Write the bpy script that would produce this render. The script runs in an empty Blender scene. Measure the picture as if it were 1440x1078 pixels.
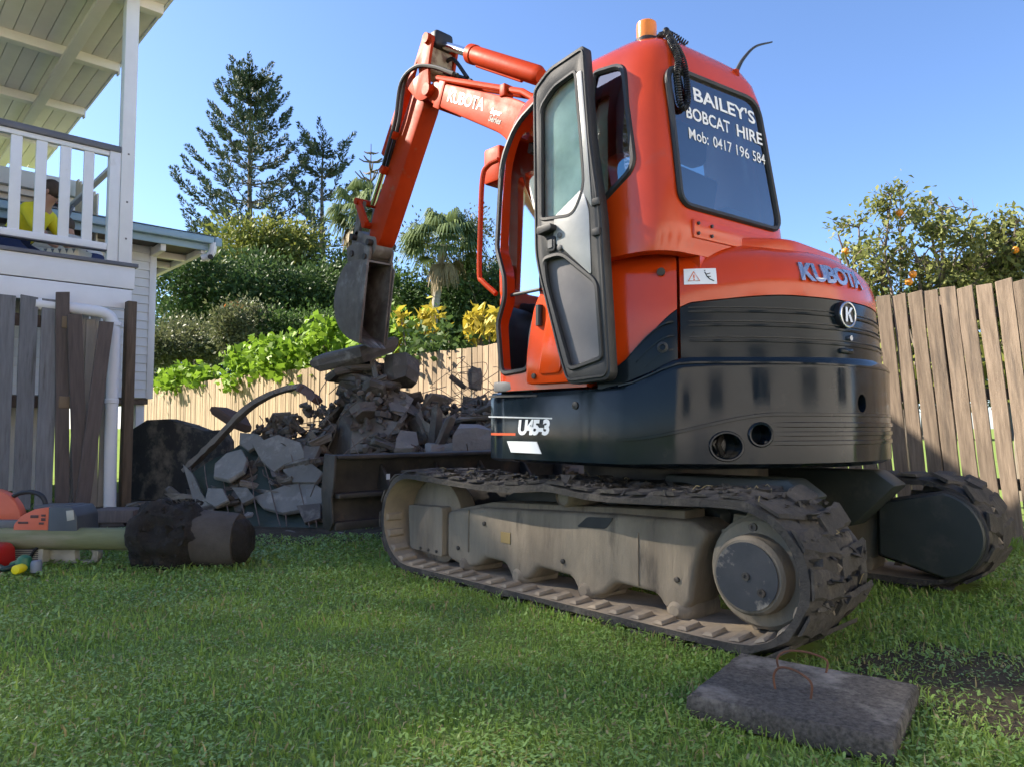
import bpy, bmesh, math, random
import numpy as np
from mathutils import Vector, Matrix, Euler, noise as mnoise
R = math.radians
# ---------------------------------------------------------------- camera, sky, sun, exposure
# Yard frame: X runs along the paling fence (and the digger's heading), Y points away from the fence, Z up.
SC = bpy.context.scene
COL = SC.collection
_YAW = 0.748
camd = bpy.data.cameras.new('camera')
cam = bpy.data.objects.new('camera', camd); COL.objects.link(cam)
cam.location = (-2.19, 3.17, 0.765)
_pitch = 0.060
_f = Vector((math.cos(_YAW), -math.sin(_YAW), 0)) * math.cos(_pitch) + Vector((0, 0, math.sin(_pitch)))
cam.rotation_euler = _f.to_track_quat('-Z', 'Y').to_euler()
camd.sensor_width = 36.0; camd.lens = 36.0 * 1020 / 1440
camd.clip_start = 0.05; camd.clip_end = 3000
SC.camera = cam

SUN_EL = R(34.5)
SUN_DIR = Vector((0.82 * math.cos(SUN_EL), 0.572 * math.cos(SUN_EL), math.sin(SUN_EL))).normalized()   # towards the sun
world = bpy.data.worlds.new('World'); SC.world = world; world.use_nodes = True
_wn = world.node_tree.nodes; _wl = world.node_tree.links
_bg = _wn['Background']
_sky = _wn.new('ShaderNodeTexSky'); _sky.sky_type = 'NISHITA'; _sky.sun_disc = False
_sky.sun_elevation = SUN_EL; _sky.sun_rotation = math.atan2(SUN_DIR.x, SUN_DIR.y)
_sky.altitude = 0; _sky.air_density = 0.85; _sky.dust_density = 0.5; _sky.ozone_density = 6.0
_wb = _wn.new('ShaderNodeMix'); _wb.data_type = 'RGBA'; _wb.blend_type = 'MULTIPLY'; _wb.inputs[0].default_value = 1.0; _wb.inputs[7].default_value = (.84, .79, .79, 1)   # white balance tint that also dims the sky
_wl.new(_sky.outputs[0], _wb.inputs[6]); _wl.new(_wb.outputs[2], _bg.inputs[0]); _bg.inputs[1].default_value = 0.050
sund = bpy.data.lights.new('sun', 'SUN'); sun = bpy.data.objects.new('sun', sund); COL.objects.link(sun)
sund.energy = 2.15; sund.angle = R(0.5); sund.color = (1.0, 0.90, 0.76)
sun.rotation_euler = SUN_DIR.to_track_quat('Z', 'Y').to_euler(); sun.location = SUN_DIR * 40
SC.view_settings.view_transform = 'Standard'; SC.view_settings.look = 'None'
SC.view_settings.gamma = 1.0; SC.view_settings.use_curve_mapping = False
SC.view_settings.exposure = 3.02
SC.cycles.use_denoising = True
SC.cycles.max_bounces = 6; SC.cycles.transparent_max_bounces = 12
SC.cycles.caustics_reflective = False; SC.cycles.caustics_refractive = False

# ---------------------------------------------------------------- helpers
def mnew(name): 
    m = bpy.data.materials.new(name); m.use_nodes = True
    return m, m.node_tree.nodes, m.node_tree.links, m.node_tree.nodes['Principled BSDF']
def lin(r, g, b):
    f = lambda c: ((c / 255 + 0.055) / 1.055) ** 2.4 if c > 10 else c / 255 / 12.92
    return (f(r), f(g), f(b), 1)
def mat(name, c1, c2=None, rough=0.6, metal=0.0, scale=6.0, detail=5.0, bump=0.0, bscale=None, bdist=0.02, rand=0.0,
        stretch=None, c3=None, s3=1.5, lo3=0.52, hi3=0.68, coat=0.0, rvar=0.0, lo=0.35, hi=0.65, spec=None, generated=False):
    """procedural surface: two-tone noise, optional third-colour blotches (dirt, wear), bump and per-object random tint"""
    m, N, K, B = mnew(name)
    tc = N.new('ShaderNodeTexCoord'); vec = tc.outputs['Generated' if generated else 'Object']
    if rand or True:
        oi = N.new('ShaderNodeObjectInfo'); ad = N.new('ShaderNodeVectorMath'); ad.operation = 'ADD'
        mu = N.new('ShaderNodeMath'); mu.operation = 'MULTIPLY'; mu.inputs[1].default_value = 37.0
        K.new(oi.outputs['Random'], mu.inputs[0]); K.new(vec, ad.inputs[0]); K.new(mu.outputs[0], ad.inputs[1]); vec = ad.outputs[0]
    if stretch:
        mp = N.new('ShaderNodeMapping'); mp.inputs['Scale'].default_value = stretch; K.new(vec, mp.inputs[0]); vec = mp.outputs[0]
    def nz(s, d=detail, r=0.6):
        n = N.new('ShaderNodeTexNoise'); n.inputs['Scale'].default_value = s; n.inputs['Detail'].default_value = d
        n.inputs['Roughness'].default_value = r; K.new(vec, n.inputs['Vector']); return n.outputs['Fac']
    def rng(o, a, b):
        r = N.new('ShaderNodeMapRange'); r.inputs[1].default_value = a; r.inputs[2].default_value = b; K.new(o, r.inputs[0]); return r.outputs[0]
    c = None
    def mix(fac, a, b, bt='MIX'):
        x = N.new('ShaderNodeMix'); x.data_type = 'RGBA'; x.blend_type = bt
        if isinstance(fac, float): x.inputs[0].default_value = fac
        else: K.new(fac, x.inputs[0])
        for i, q in ((6, a), (7, b)):
            if isinstance(q, tuple): x.inputs[i].default_value = q
            else: K.new(q, x.inputs[i])
        return x.outputs[2]
    c = c1
    if c2: c = mix(rng(nz(scale), lo, hi), c1, c2)
    if c3: c = mix(rng(nz(s3, 6.0, 0.65), lo3, hi3), c, c3)
    if rand:
        hv = N.new('ShaderNodeHueSaturation'); ra = N.new('ShaderNodeMapRange')
        ra.inputs[3].default_value = 1 - rand; ra.inputs[4].default_value = 1 + rand; K.new(oi.outputs['Random'], ra.inputs[0])
        K.new(ra.outputs[0], hv.inputs['Value'])
        if isinstance(c, tuple): hv.inputs['Color'].default_value = c
        else: K.new(c, hv.inputs['Color'])
        c = hv.outputs[0]
    if isinstance(c, tuple): B.inputs['Base Color'].default_value = c
    else: K.new(c, B.inputs['Base Color'])
    B.inputs['Roughness'].default_value = rough; B.inputs['Metallic'].default_value = metal
    if coat: B.inputs['Coat Weight'].default_value = coat; B.inputs['Coat Roughness'].default_value = 0.08
    if spec is not None: B.inputs['Specular IOR Level'].default_value = spec
    if rvar:
        r = N.new('ShaderNodeMapRange'); r.inputs[1].default_value = .3; r.inputs[2].default_value = .7
        r.inputs[3].default_value = max(0.02, rough - rvar); r.inputs[4].default_value = min(1, rough + rvar)
        K.new(nz(scale * 1.7), r.inputs[0]); K.new(r.outputs[0], B.inputs['Roughness'])
    if bump:
        b = N.new('ShaderNodeBump'); b.inputs['Strength'].default_value = bump; b.inputs['Distance'].default_value = bdist
        K.new(nz(bscale or scale * 3, 8.0, 0.7), b.inputs['Height']); K.new(b.outputs[0], B.inputs['Normal'])
    return m
def glassmat(name, tint, refl=0.08, haze=None, hz=0.0):
    m, N, K, B = mnew(name); N.remove(B); out = N['Material Output']
    t = N.new('ShaderNodeBsdfTransparent'); t.inputs[0].default_value = tint
    g = N.new('ShaderNodeBsdfGlossy'); g.inputs['Roughness'].default_value = 0.03; g.inputs[0].default_value = (.95, .97, 1, 1)
    fr = N.new('ShaderNodeFresnel'); fr.inputs[0].default_value = 1.5
    ma = N.new('ShaderNodeMath'); ma.operation = 'ADD'; ma.inputs[1].default_value = refl; K.new(fr.outputs[0], ma.inputs[0])
    x = N.new('ShaderNodeMixShader'); K.new(ma.outputs[0], x.inputs[0]); K.new(t.outputs[0], x.inputs[1]); K.new(g.outputs[0], x.inputs[2])
    o = x.outputs[0]
    if haze:
        d = N.new('ShaderNodeBsdfDiffuse'); d.inputs[0].default_value = haze
        tl = N.new('ShaderNodeBsdfTranslucent'); tl.inputs[0].default_value = haze
        md = N.new('ShaderNodeMixShader'); md.inputs[0].default_value = 0.5; K.new(d.outputs[0], md.inputs[1]); K.new(tl.outputs[0], md.inputs[2])
        tc = N.new('ShaderNodeTexCoord'); nz = N.new('ShaderNodeTexNoise'); nz.inputs['Scale'].default_value = 5; nz.inputs['Detail'].default_value = 6
        K.new(tc.outputs['Object'], nz.inputs['Vector'])
        mr = N.new('ShaderNodeMapRange'); mr.inputs[1].default_value = .3; mr.inputs[2].default_value = .7; mr.inputs[3].default_value = hz * .5; mr.inputs[4].default_value = hz * 1.4
        K.new(nz.outputs['Fac'], mr.inputs[0])
        y = N.new('ShaderNodeMixShader'); K.new(mr.outputs[0], y.inputs[0]); K.new(o, y.inputs[1]); K.new(md.outputs[0], y.inputs[2]); o = y.outputs[0]
    K.new(o, out.inputs['Surface']); return m
def leafmat(name, c1, c2, rough=0.5, trans=0.35, scale=1.3, tcol=None, spec=.22, dry=None, patch=None):
    m, N, K, B = mnew(name); out = N['Material Output']
    geo = N.new('ShaderNodeNewGeometry'); tc = N.new('ShaderNodeTexCoord')
    nz = N.new('ShaderNodeTexNoise'); nz.inputs['Scale'].default_value = scale; nz.inputs['Detail'].default_value = 3; K.new(tc.outputs['Object'], nz.inputs['Vector'])
    ad = N.new('ShaderNodeMath'); ad.operation = 'MULTIPLY_ADD'; ad.inputs[1].default_value = 0.55; K.new(geo.outputs['Random Per Island'], ad.inputs[0])
    sb = N.new('ShaderNodeMath'); sb.operation = 'MULTIPLY'; sb.inputs[1].default_value = 0.6; K.new(nz.outputs['Fac'], sb.inputs[0]); K.new(sb.outputs[0], ad.inputs[2])
    x = N.new('ShaderNodeMix'); x.data_type = 'RGBA'; x.inputs[6].default_value = c1; x.inputs[7].default_value = c2; K.new(ad.outputs[0], x.inputs[0])
    if patch:
        n2 = N.new('ShaderNodeTexNoise'); n2.inputs['Scale'].default_value = 1.1; n2.inputs['Detail'].default_value = 5; K.new(tc.outputs['Object'], n2.inputs['Vector'])
        r2 = N.new('ShaderNodeMapRange'); r2.inputs[1].default_value = .50; r2.inputs[2].default_value = .72; K.new(n2.outputs['Fac'], r2.inputs[0])
        y = N.new('ShaderNodeMix'); y.data_type = 'RGBA'; K.new(r2.outputs[0], y.inputs[0]); K.new(x.outputs[2], y.inputs[6]); y.inputs[7].default_value = patch; x = y
    if dry:
        gt = N.new('ShaderNodeMath'); gt.operation = 'GREATER_THAN'; gt.inputs[1].default_value = .93; K.new(geo.outputs['Random Per Island'], gt.inputs[0])
        y = N.new('ShaderNodeMix'); y.data_type = 'RGBA'; K.new(gt.outputs[0], y.inputs[0]); K.new(x.outputs[2], y.inputs[6]); y.inputs[7].default_value = dry; x = y
    K.new(x.outputs[2], B.inputs['Base Color']); B.inputs['Roughness'].default_value = rough if spec > .3 else max(rough, .55); B.inputs['Specular IOR Level'].default_value = spec
    tl = N.new('ShaderNodeBsdfTranslucent')
    if tcol: tl.inputs[0].default_value = tcol
    else: K.new(x.outputs[2], tl.inputs[0])
    ms = N.new('ShaderNodeMixShader'); ms.inputs[0].default_value = trans
    K.new(B.outputs[0], ms.inputs[1]); K.new(tl.outputs[0], ms.inputs[2]); K.new(ms.outputs[0], out.inputs['Surface'])
    return m

def link(name, me, mt=None, parent=None, loc=None, rot=None):
    o = bpy.data.objects.new(name, me); COL.objects.link(o)
    if mt is not None and me is not None and not me.materials: me.materials.append(mt)
    if parent: o.parent = parent
    if loc is not None: o.location = loc
    if rot is not None: o.rotation_euler = rot
    return o
def tag(o, label=None, cat=None, group=None, kind=None):
    if label: o['label'] = label
    if cat: o['category'] = cat
    if group: o['group'] = group
    if kind: o['kind'] = kind
    return o
def thing(name, label, cat, loc=(0, 0, 0), rz=0.0, group=None):
    o = bpy.data.objects.new(name, None); COL.objects.link(o); o.empty_display_size = 0.1
    o.location = loc; o.rotation_euler = (0, 0, rz); return tag(o, label, cat, group)
def finish(me, bevel=0.0, seg=2, smooth=True, ang=35):
    bm = bmesh.new(); bm.from_mesh(me)
    bmesh.ops.recalc_face_normals(bm, faces=bm.faces)
    if bevel:
        ed = [e for e in bm.edges if len(e.link_faces) == 2 and e.calc_face_angle(0) > R(28)]
        if ed: bmesh.ops.bevel(bm, geom=ed, offset=bevel, segments=seg, affect='EDGES', clamp_overlap=True, profile=0.5)
    bm.to_mesh(me); bm.free()
    if smooth:
        me.polygons.foreach_set('use_smooth', [True] * len(me.polygons)); me.set_sharp_from_angle(angle=R(ang))
    return me
def rpoly(pts, rad, seg=5):
    """polygon with rounded corners (2-D)"""
    out = []; n = len(pts)
    if not hasattr(rad, '__len__'): rad = [rad] * n
    for i in range(n):
        p = Vector(pts[i]); a = Vector(pts[i - 1]); b = Vector(pts[(i + 1) % n]); r = rad[i]
        da = (a - p); db = (b - p); r = min(r, da.length * .48, db.length * .48)
        if r < 1e-4: out.append(tuple(p)); continue
        p0 = p + da.normalized() * r; p1 = p + db.normalized() * r
        for k in range(seg + 1):
            t = k / seg; q = p0 * (1 - t) ** 2 + p * 2 * t * (1 - t) + p1 * t ** 2; out.append(tuple(q))
    return out
class MB:
    def __init__(s): s.v = []; s.f = []
    def add(s, vs, fs):
        b = len(s.v); s.v += [tuple(v) for v in vs]; s.f += [tuple(b + i for i in f) for f in fs]; return s
    def box(s, c, d, rot=None):
        x, y, z = d[0] / 2, d[1] / 2, d[2] / 2
        vs = [Vector((a * x, b * y, e * z)) for e in (-1, 1) for b in (-1, 1) for a in (-1, 1)]
        if rot is not None:
            M = Euler(rot).to_matrix() if not isinstance(rot, Matrix) else rot
            vs = [M @ v for v in vs]
        c = Vector(c)
        return s.add([v + c for v in vs], [(0, 2, 3, 1), (4, 5, 7, 6), (0, 1, 5, 4), (2, 6, 7, 3), (0, 4, 6, 2), (1, 3, 7, 5)])
    def b2(s, x0, x1, y0, y1, z0, z1): return s.box(((x0 + x1) / 2, (y0 + y1) / 2, (z0 + z1) / 2), (abs(x1 - x0), abs(y1 - y0), abs(z1 - z0)))
    def prism(s, poly, ax, a0, a1):
        """extrude a 2-D polygon along axis ax: 'y' -> poly is (x,z); 'x' -> (y,z); 'z' -> (x,y)"""
        def P(p, a): return {'y': (p[0], a, p[1]), 'x': (a, p[0], p[1]), 'z': (p[0], p[1], a)}[ax]
        n = len(poly); vs = [P(p, a0) for p in poly] + [P(p, a1) for p in poly]
        fs = [tuple(range(n)), tuple(range(2 * n - 1, n - 1, -1))] + [(i, (i + 1) % n, n + (i + 1) % n, n + i) for i in range(n)]
        return s.add(vs, fs)
    def loft(s, rings, cap=True, closed=True):
        n = len(rings[0]); vs = [p for r in rings for p in r]; fs = []
        m = n if closed else n - 1
        for k in range(len(rings) - 1):
            for i in range(m):
                j = (i + 1) % n; fs.append((k * n + i, k * n + j, (k + 1) * n + j, (k + 1) * n + i))
        if cap and closed: fs += [tuple(range(n - 1, -1, -1)), tuple((len(rings) - 1) * n + i for i in range(n))]
        return s.add(vs, fs)
    def tube(s, path, r, n=8, cap=True):
        path = [Vector(p) for p in path]; rings = []; up = None
        rr = r if hasattr(r, '__len__') else [r] * len(path)
        for i, p in enumerate(path):
            t = (path[min(i + 1, len(path) - 1)] - path[max(i - 1, 0)]).normalized()
            if up is None:
                up = t.orthogonal().normalized()
            up = (up - t * up.dot(t)); up = up.normalized() if up.length > 1e-6 else t.orthogonal().normalized()
            b = t.cross(up)
            rings.append([p + (up * math.cos(2 * math.pi * k / n) + b * math.sin(2 * math.pi * k / n)) * rr[i] for k in range(n)])
        return s.loft(rings, cap)
    def lathe(s, prof, o, ax='z', n=24, cap=True):
        """prof = [(radius, height)...] about axis ax through o"""
        rings = []
        for r, h in prof:
            ring = []
            for k in range(n):
                a = 2 * math.pi * k / n; c, d = r * math.cos(a), r * math.sin(a)
                q = {'z': (c, d, h), 'y': (d, h, c), 'x': (h, c, d)}[ax]
                ring.append(Vector(o) + Vector(q))
            rings.append(ring)
        return s.loft(rings, cap)
    def mesh(s, name='m', **kw):
        me = bpy.data.meshes.new(name); me.from_pydata(s.v, [], s.f); me.validate()
        return finish(me, **kw)
    def build(s, name, mt, parent=None, **kw):
        return link(name, s.mesh(name, **kw), mt, parent)
def curve_pts(pts, n=8):
    """Catmull-Rom through pts"""
    P = [Vector(p) for p in pts]; P = [P[0] * 2 - P[1]] + P + [P[-1] * 2 - P[-2]]; out = []
    for i in range(1, len(P) - 2):
        for k in range(n):
            t = k / n; a, b, c, d = P[i - 1:i + 3]
            out.append(0.5 * ((2 * b) + (c - a) * t + (2 * a - 5 * b + 4 * c - d) * t * t + (3 * b - a - 3 * c + d) * t ** 3))
    out.append(P[-2]); return out
def evalmesh(o):
    dg = bpy.context.evaluated_depsgraph_get(); me = bpy.data.meshes.new_from_object(o.evaluated_get(dg)); return me
def cut(me, cutters, name='cut', **kw):
    """boolean difference of a closed mesh with cutter MBs"""
    o = link('tmp', me); tmp = []
    for c in cutters:
        q = link('tmpc', c.mesh(smooth=False)); tmp.append(q)
        md = o.modifiers.new('b', 'BOOLEAN'); md.operation = 'DIFFERENCE'; md.object = q; md.solver = 'EXACT'
    bpy.context.view_layer.update(); r = evalmesh(o)
    for q in tmp + [o]: bpy.data.objects.remove(q)
    return finish(r, **kw)
def text(s, fn, size=0.1, bold=0.0, ext=0.0, shear=0.0, align='LEFT', space=1.0):
    """flat lettering mesh; fn maps (x,y,z) of the text plane to the scene"""
    cu = bpy.data.curves.new('t', 'FONT'); cu.body = s; cu.size = size; cu.offset = bold; cu.extrude = ext; cu.shear = shear
    cu.align_x = align; cu.resolution_u = 3; cu.space_character = space; cu.fill_mode = 'BOTH' if ext else 'FRONT'
    o = link('tmpt', cu); bpy.context.view_layer.update(); me = evalmesh(o); bpy.data.objects.remove(o); bpy.data.curves.remove(cu)
    for v in me.vertices: v.co = Vector(fn(*v.co))
    return me
def big_mesh(name, V, Fq, mt, mats=None, mi=None):
    """fast mesh from numpy arrays of verts (n,3) and equal-sized faces (m,k)"""
    me = bpy.data.meshes.new(name); m, k = Fq.shape
    me.vertices.add(len(V)); me.vertices.foreach_set('co', V.astype(np.float32).ravel())
    me.loops.add(m * k); me.loops.foreach_set('vertex_index', Fq.astype(np.int32).ravel())
    me.polygons.add(m); me.polygons.foreach_set('loop_start', np.arange(0, m * k, k, dtype=np.int32))
    me.materials.append(mt)
    for q in (mats or []): me.materials.append(q)
    if mi is not None: me.polygons.foreach_set('material_index', mi.astype(np.int32))
    me.update(calc_edges=True); return me
# ================================================================ ground and lawn
M_soil = mat('dark_damp_soil', (.065, .052, .036, 1), (.105, .085, .058, 1), rough=1, spec=.1, scale=9, bump=.8, bscale=30, bdist=.02, c3=(.14, .115, .08, 1), s3=14, lo3=.6, hi3=.7)
M_lawn = mat('thatch_under_lawn', (.15, .24, .055, 1), (.19, .23, .08, 1), rough=1, spec=0.0, scale=30, bump=.6, bscale=60, bdist=.01, c3=(.10, .085, .05, 1), s3=2.2, lo3=.58, hi3=.72)
m = MB(); S = 400
m.add([(-S, -S, 0), (S, -S, 0), (S, S, 0), (-S, S, 0)], [(0, 1, 2, 3)])
tag(m.build('ground', M_lawn, smooth=False), kind='structure')
def blob(name, cx, cy, rx, ry, mt, z=.004, n=40, seed=1, kind='structure'):
    r = random.Random(seed); m = MB(); vs = [(cx, cy, z + .02)]
    for k in range(n):
        a = 2 * math.pi * k / n; q = 1 + .22 * mnoise.noise(Vector((math.cos(a) * 2.2, math.sin(a) * 2.2, seed))) + r.uniform(-.04, .04)
        vs.append((cx + rx * q * math.cos(a), cy + ry * q * math.sin(a), z))
    m.add(vs, [(0, 1 + k, 1 + (k + 1) % n) for k in range(n)]); return tag(m.build(name, mt), kind=kind)
blob('bare_soil', 4.7, .2, 2.6, 1.9, M_soil, .006, seed=4)
blob('bare_soil', -1.75, .62, .62, .42, M_soil, .004, seed=9)

rng = np.random.default_rng(5)
def clear_of(x, y):
    """True where grass may grow"""
    ok = (y > -2.42)
    for s, a, b in ((1, -1.06, 1.17), (-1, -1.14, 1.10)): ok &= ~((x > a) & (x < b) & (y * s > .58) & (y * s < .975))
    # slab with wire handles
    dx, dy = x + 1.265, y - 1.25; c, q = math.cos(R(-11.5)), math.sin(R(-11.5)); ok &= ~((abs(dx * c - dy * q) < .22) & (abs(dx * q + dy * c) < .205))
    ok &= ~((((x - 4.75) / 2.45) ** 2 + ((y - .15) / 1.7) ** 2 < 1 + .25 * np.sin(x * 9) * np.sin(y * 7)))
    ok &= ~((((x + 1.75) / .62) ** 2 + ((y - .62) / .40) ** 2 < 1 + .5 * np.sin(x * 11 + 1) * np.sin(y * 13)) & (rng.random(x.shape) < .38))
    ok &= (x < 7)
    return ok
def patch_noise(x, y, f, seed):
    # cheap smooth value noise
    g = np.random.default_rng(seed).random((64, 64)); u = x * f + 20; v = y * f + 20; i = np.floor(u).astype(int); j = np.floor(v).astype(int); a = u - i; b = v - j; a = a * a * (3 - 2 * a); b = b * b * (3 - 2 * b)
    G = lambda p, q: g[p % 64, q % 64]
    return (G(i, j) * (1 - a) + G(i + 1, j) * a) * (1 - b) + (G(i, j + 1) * (1 - a) + G(i + 1, j + 1) * a) * b
def lawn_points(n, r0, r1, p, half=58):
    """points about the camera's stand, thinning with distance"""
    u = rng.random(n); e = 2 - p; r = (r0 ** e + u * (r1 ** e - r0 ** e)) ** (1 / e)
    a = -_YAW + np.radians(rng.uniform(-half, half, n)); x = cam.location.x + r * np.cos(a); y = cam.location.y + r * np.sin(a)
    k = clear_of(x, y); return x[k], y[k], r[k]
def blades(x, y, r, L, Wd, lean, seed):
    g = np.random.default_rng(seed); n = len(x); az = g.uniform(0, 2 * np.pi, n); ln = np.abs(g.normal(0, lean, n)) + .15
    le = L * g.uniform(.55, 1.35, n); w = Wd * g.uniform(.7, 1.3, n) * np.clip(r / 2.6, 1, 2.4)
    az2 = az + g.normal(0, .9, n)
    dx, dy = np.cos(az2), np.sin(az2); px, py = -np.sin(az), np.cos(az)
    h1 = le * .55 * np.cos(ln * .6); o1 = le * .55 * np.sin(ln * .6); h2 = h1 + le * .45 * np.cos(np.minimum(ln * 1.5, 1.75)); o2 = o1 + le * .45 * np.sin(np.minimum(ln * 1.5, 1.75))
    V = np.empty((n, 6, 3)); z0 = -.004
    for i, (o, h, f) in enumerate(((0, z0, .8), (o1, h1, 1.0), (o2, h2, .12))):
        for s, sg in ((0, -1), (1, 1)):
            V[:, i * 2 + s, 0] = x + dx * o + px * w * f * sg * .5; V[:, i * 2 + s, 1] = y + dy * o + py * w * f * sg * .5; V[:, i * 2 + s, 2] = h
    b = (np.arange(n) * 6)[:, None]; Fq = np.concatenate([b + np.array([0, 1, 3, 2]), b + np.array([2, 3, 5, 4])])
    return V.reshape(-1, 3), Fq
M_grass = leafmat('lawn_grass', (.14, .25, .034, 1), (.36, .51, .11, 1), rough=.48, trans=.42, scale=2.4, spec=.5, dry=(.42, .34, .16, 1), patch=(.26, .33, .075, 1))
M_weed = leafmat('clover_leaves', (.12, .225, .035, 1), (.33, .48, .11, 1), rough=.42, trans=.25, scale=3.0, spec=.6, dry=(.34, .30, .13, 1), patch=(.20, .34, .12, 1))
x, y, r = lawn_points(350000, .75, 10.0, 1.08)
hgt = .011 + .015 * patch_noise(x, y, 2.3, 3) ** 1.5 + .010 * patch_noise(x, y, 9, 4)
tall = (np.abs(y + 2.3) < .25) * .05 + ((x < .1) & (y < .5) & (x > -3)) * .012 + ((np.abs(y - 1.03) < .05) & (np.abs(x) < 1.2)) * .012
ring = np.hypot(x + 1.265, y - 1.25); tall = tall + ((ring < .46)) * .012
V, Fq = blades(x, y, r, hgt + tall, .0044, .95, 8)
V2, F2 = blades(*[q[:7000] for q in lawn_points(9000, .75, 6.0, 1.2)], .045, .0050, .6, 12)
Fq = np.concatenate([Fq, F2 + len(V)]); V = np.concatenate([V, V2])
tag(link('lawn_grass', big_mesh('lawn_grass', V, Fq, M_grass)), 'short green lawn grass covering the yard', 'grass', kind='stuff')
# clover and small weeds: round leaflets lying near the top of the grass
x, y, r = lawn_points(170000, .75, 8.5, 1.1)
k = patch_noise(x, y, 3.1, 21) * .55 + patch_noise(x, y, 8, 22) * .35 + rng.random(x.shape) * .35 > .48; x, y, r = x[k], y[k], r[k]
n = len(x); g = np.random.default_rng(2); sz = g.uniform(.0028, .0075, n) * np.clip(r / 3, 1, 1.8); az = g.uniform(0, 6.283, n); tl = g.normal(0, .45, n)
hz = .012 + .018 * patch_noise(x, y, 2.3, 3) + g.uniform(0, .012, n)
V = np.empty((n, 6, 3)); 
for i, (a, rr) in enumerate(((0, 1.75), (.8, .85), (2.3, .62), (3.14, 1.0), (4.0, .62), (5.5, .85))):
    lx, ly = np.cos(a + az) * rr * sz, np.sin(a + az) * rr * sz
    V[:, i, 0] = x + lx; V[:, i, 1] = y + ly; V[:, i, 2] = hz + np.cos(a) * sz * np.sin(tl)
b = (np.arange(n) * 6)[:, None]; Fq = b + np.arange(6)[None, :]
tag(link('clover', big_mesh('clover', V.reshape(-1, 3), Fq, M_weed)), 'patches of clover and small weeds in the lawn', 'weeds', kind='stuff')

# ================================================================ paling fence
M_pal_old = mat('weathered_brown_paling', (.225, .175, .13, 1), (.13, .10, .075, 1), rough=.95, scale=5, stretch=(9, 9, .7), rand=.22, bump=.5, bscale=24, bdist=.008, c3=(.085, .07, .058, 1), s3=1.5, lo3=.55, hi3=.72, spec=.2)
M_pal_new = mat('pale_paling', (.38, .29, .195, 1), (.26, .195, .13, 1), rough=.95, spec=.2, scale=5, stretch=(9, 9, .7), rand=.26, bump=.25, bscale=24, bdist=.005, c3=(.24, .17, .12, 1), s3=1.4, lo3=.62, hi3=.8)
M_rail = mat('old_hardwood', (.10, .075, .055, 1), (.16, .12, .09, 1), rough=.9, scale=6, stretch=(1, 6, 6), bump=.3)
rf = random.Random(3)
def paling_mesh(w, h, t, seed):
    r = random.Random(seed); m = MB(); rings = []
    for k in range(7):
        z = h * k / 6; dx = r.uniform(-.002, .002); ww = w * r.uniform(.96, 1.03); dy = r.uniform(-.003, .003)
        tz = r.uniform(-.006, .006) if k == 6 else 0
        rings.append([(dx - ww / 2, dy, z - tz), (dx + ww / 2, dy, z + tz), (dx + ww / 2, dy + t, z + tz), (dx - ww / 2, dy + t, z - tz)])
    m.loft(rings); return m.mesh('paling', bevel=.0025, seg=1)
fence = thing('paling_fence', 'long timber paling fence running behind the excavator and rubble', 'fence', (0, -2.5, 0))
po = [paling_mesh(.096, 1.74, .016, s) for s in range(6)]; pn = [paling_mesh(.094, 1.74, .014, 20 + s) for s in range(6)]
for q in po: q.materials.append(M_pal_old)
for q in pn: q.materials.append(M_pal_new)
x = -3.2
while x < .75:
    o = link('paling', po[rf.randrange(6)], None, fence, (x - .11 + rf.uniform(-.003, .003), rf.uniform(-.004, .004), .0 + rf.uniform(-.012, .010)), (rf.uniform(-.004, .004), R(4.3) + rf.gauss(0, .0016), rf.uniform(-.04, .04)))
    x += .1085
x = .86
while x < 17.6:
    o = link('paling', pn[rf.randrange(6)], None, fence, (x + rf.uniform(-.004, .004), rf.uniform(-.005, .005), rf.uniform(-.012, .012)), (0, rf.gauss(0, .004), rf.uniform(-.03, .03)))
    x += .1005
for z in (.35, .95, 1.5):
    for x0, x1 in ((-3.4, .8), (.8, 9), (9, 17.7)):
        m = MB(); m.b2(x0, x1 - .01, -.075, -.026, z, z + .075); o = m.build('rail', M_rail, fence, bevel=.004)
for k in range(9):
    m = MB(); m.b2(-.05, .05, -.18, -.08, 0, 1.7); o = m.build('post', M_rail, fence, bevel=.006); o.location.x = -2.9 + k * 2.4

# ================================================================ added house and drive out of view, sunlit to bounce fill into the yard
M_drive = mat('pale_concrete_drive', (.50, .48, .44, 1), (.45, .43, .40, 1), rough=.9, scale=2, bump=.2)
m = MB(); m.add([(-8.4, -9, .004), (-4.6, -9, .004), (-4.6, 14, .004), (-8.4, 14, .004)], [(0, 1, 2, 3)]); tag(m.build('fill_drive', M_drive, smooth=False), kind='structure')
M_wht = mat('white_house_paint', (.76, .77, .77, 1), (.70, .71, .71, 1), rough=.55, scale=3, c3=(.55, .53, .48, 1), s3=4, lo3=.66, hi3=.85, bump=.05, bscale=30)
nb = thing('fill_house', 'unseen white house added behind the camera to bounce sunlight', 'house', (-8.6, 2, 0))
m = MB(); m.b2(-6, 0, -10, 10, .3, 5.2); m.build('wall', mat('fill_cream_wall', (.74, .71, .66, 1), (.68, .65, .60, 1), rough=.7, scale=2), nb)
m = MB(); m.b2(-6, -.05, -9.9, 9.9, 0, .29); m.build('base', M_drive, nb)
m = MB(); m.loft([[(-6.6, -10.6, 5.21), (.6, -10.6, 5.21), (.6, 10.6, 5.21), (-6.6, 10.6, 5.21)], [(-3.2, -8, 6.9), (-2.8, -8, 6.9), (-2.8, 8, 6.9), (-3.2, 8, 6.9)]]); m.build('roof', mat('red_tiles', (.25, .09, .06, 1), (.30, .12, .08, 1), rough=.8, scale=4), nb, smooth=False)
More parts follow.
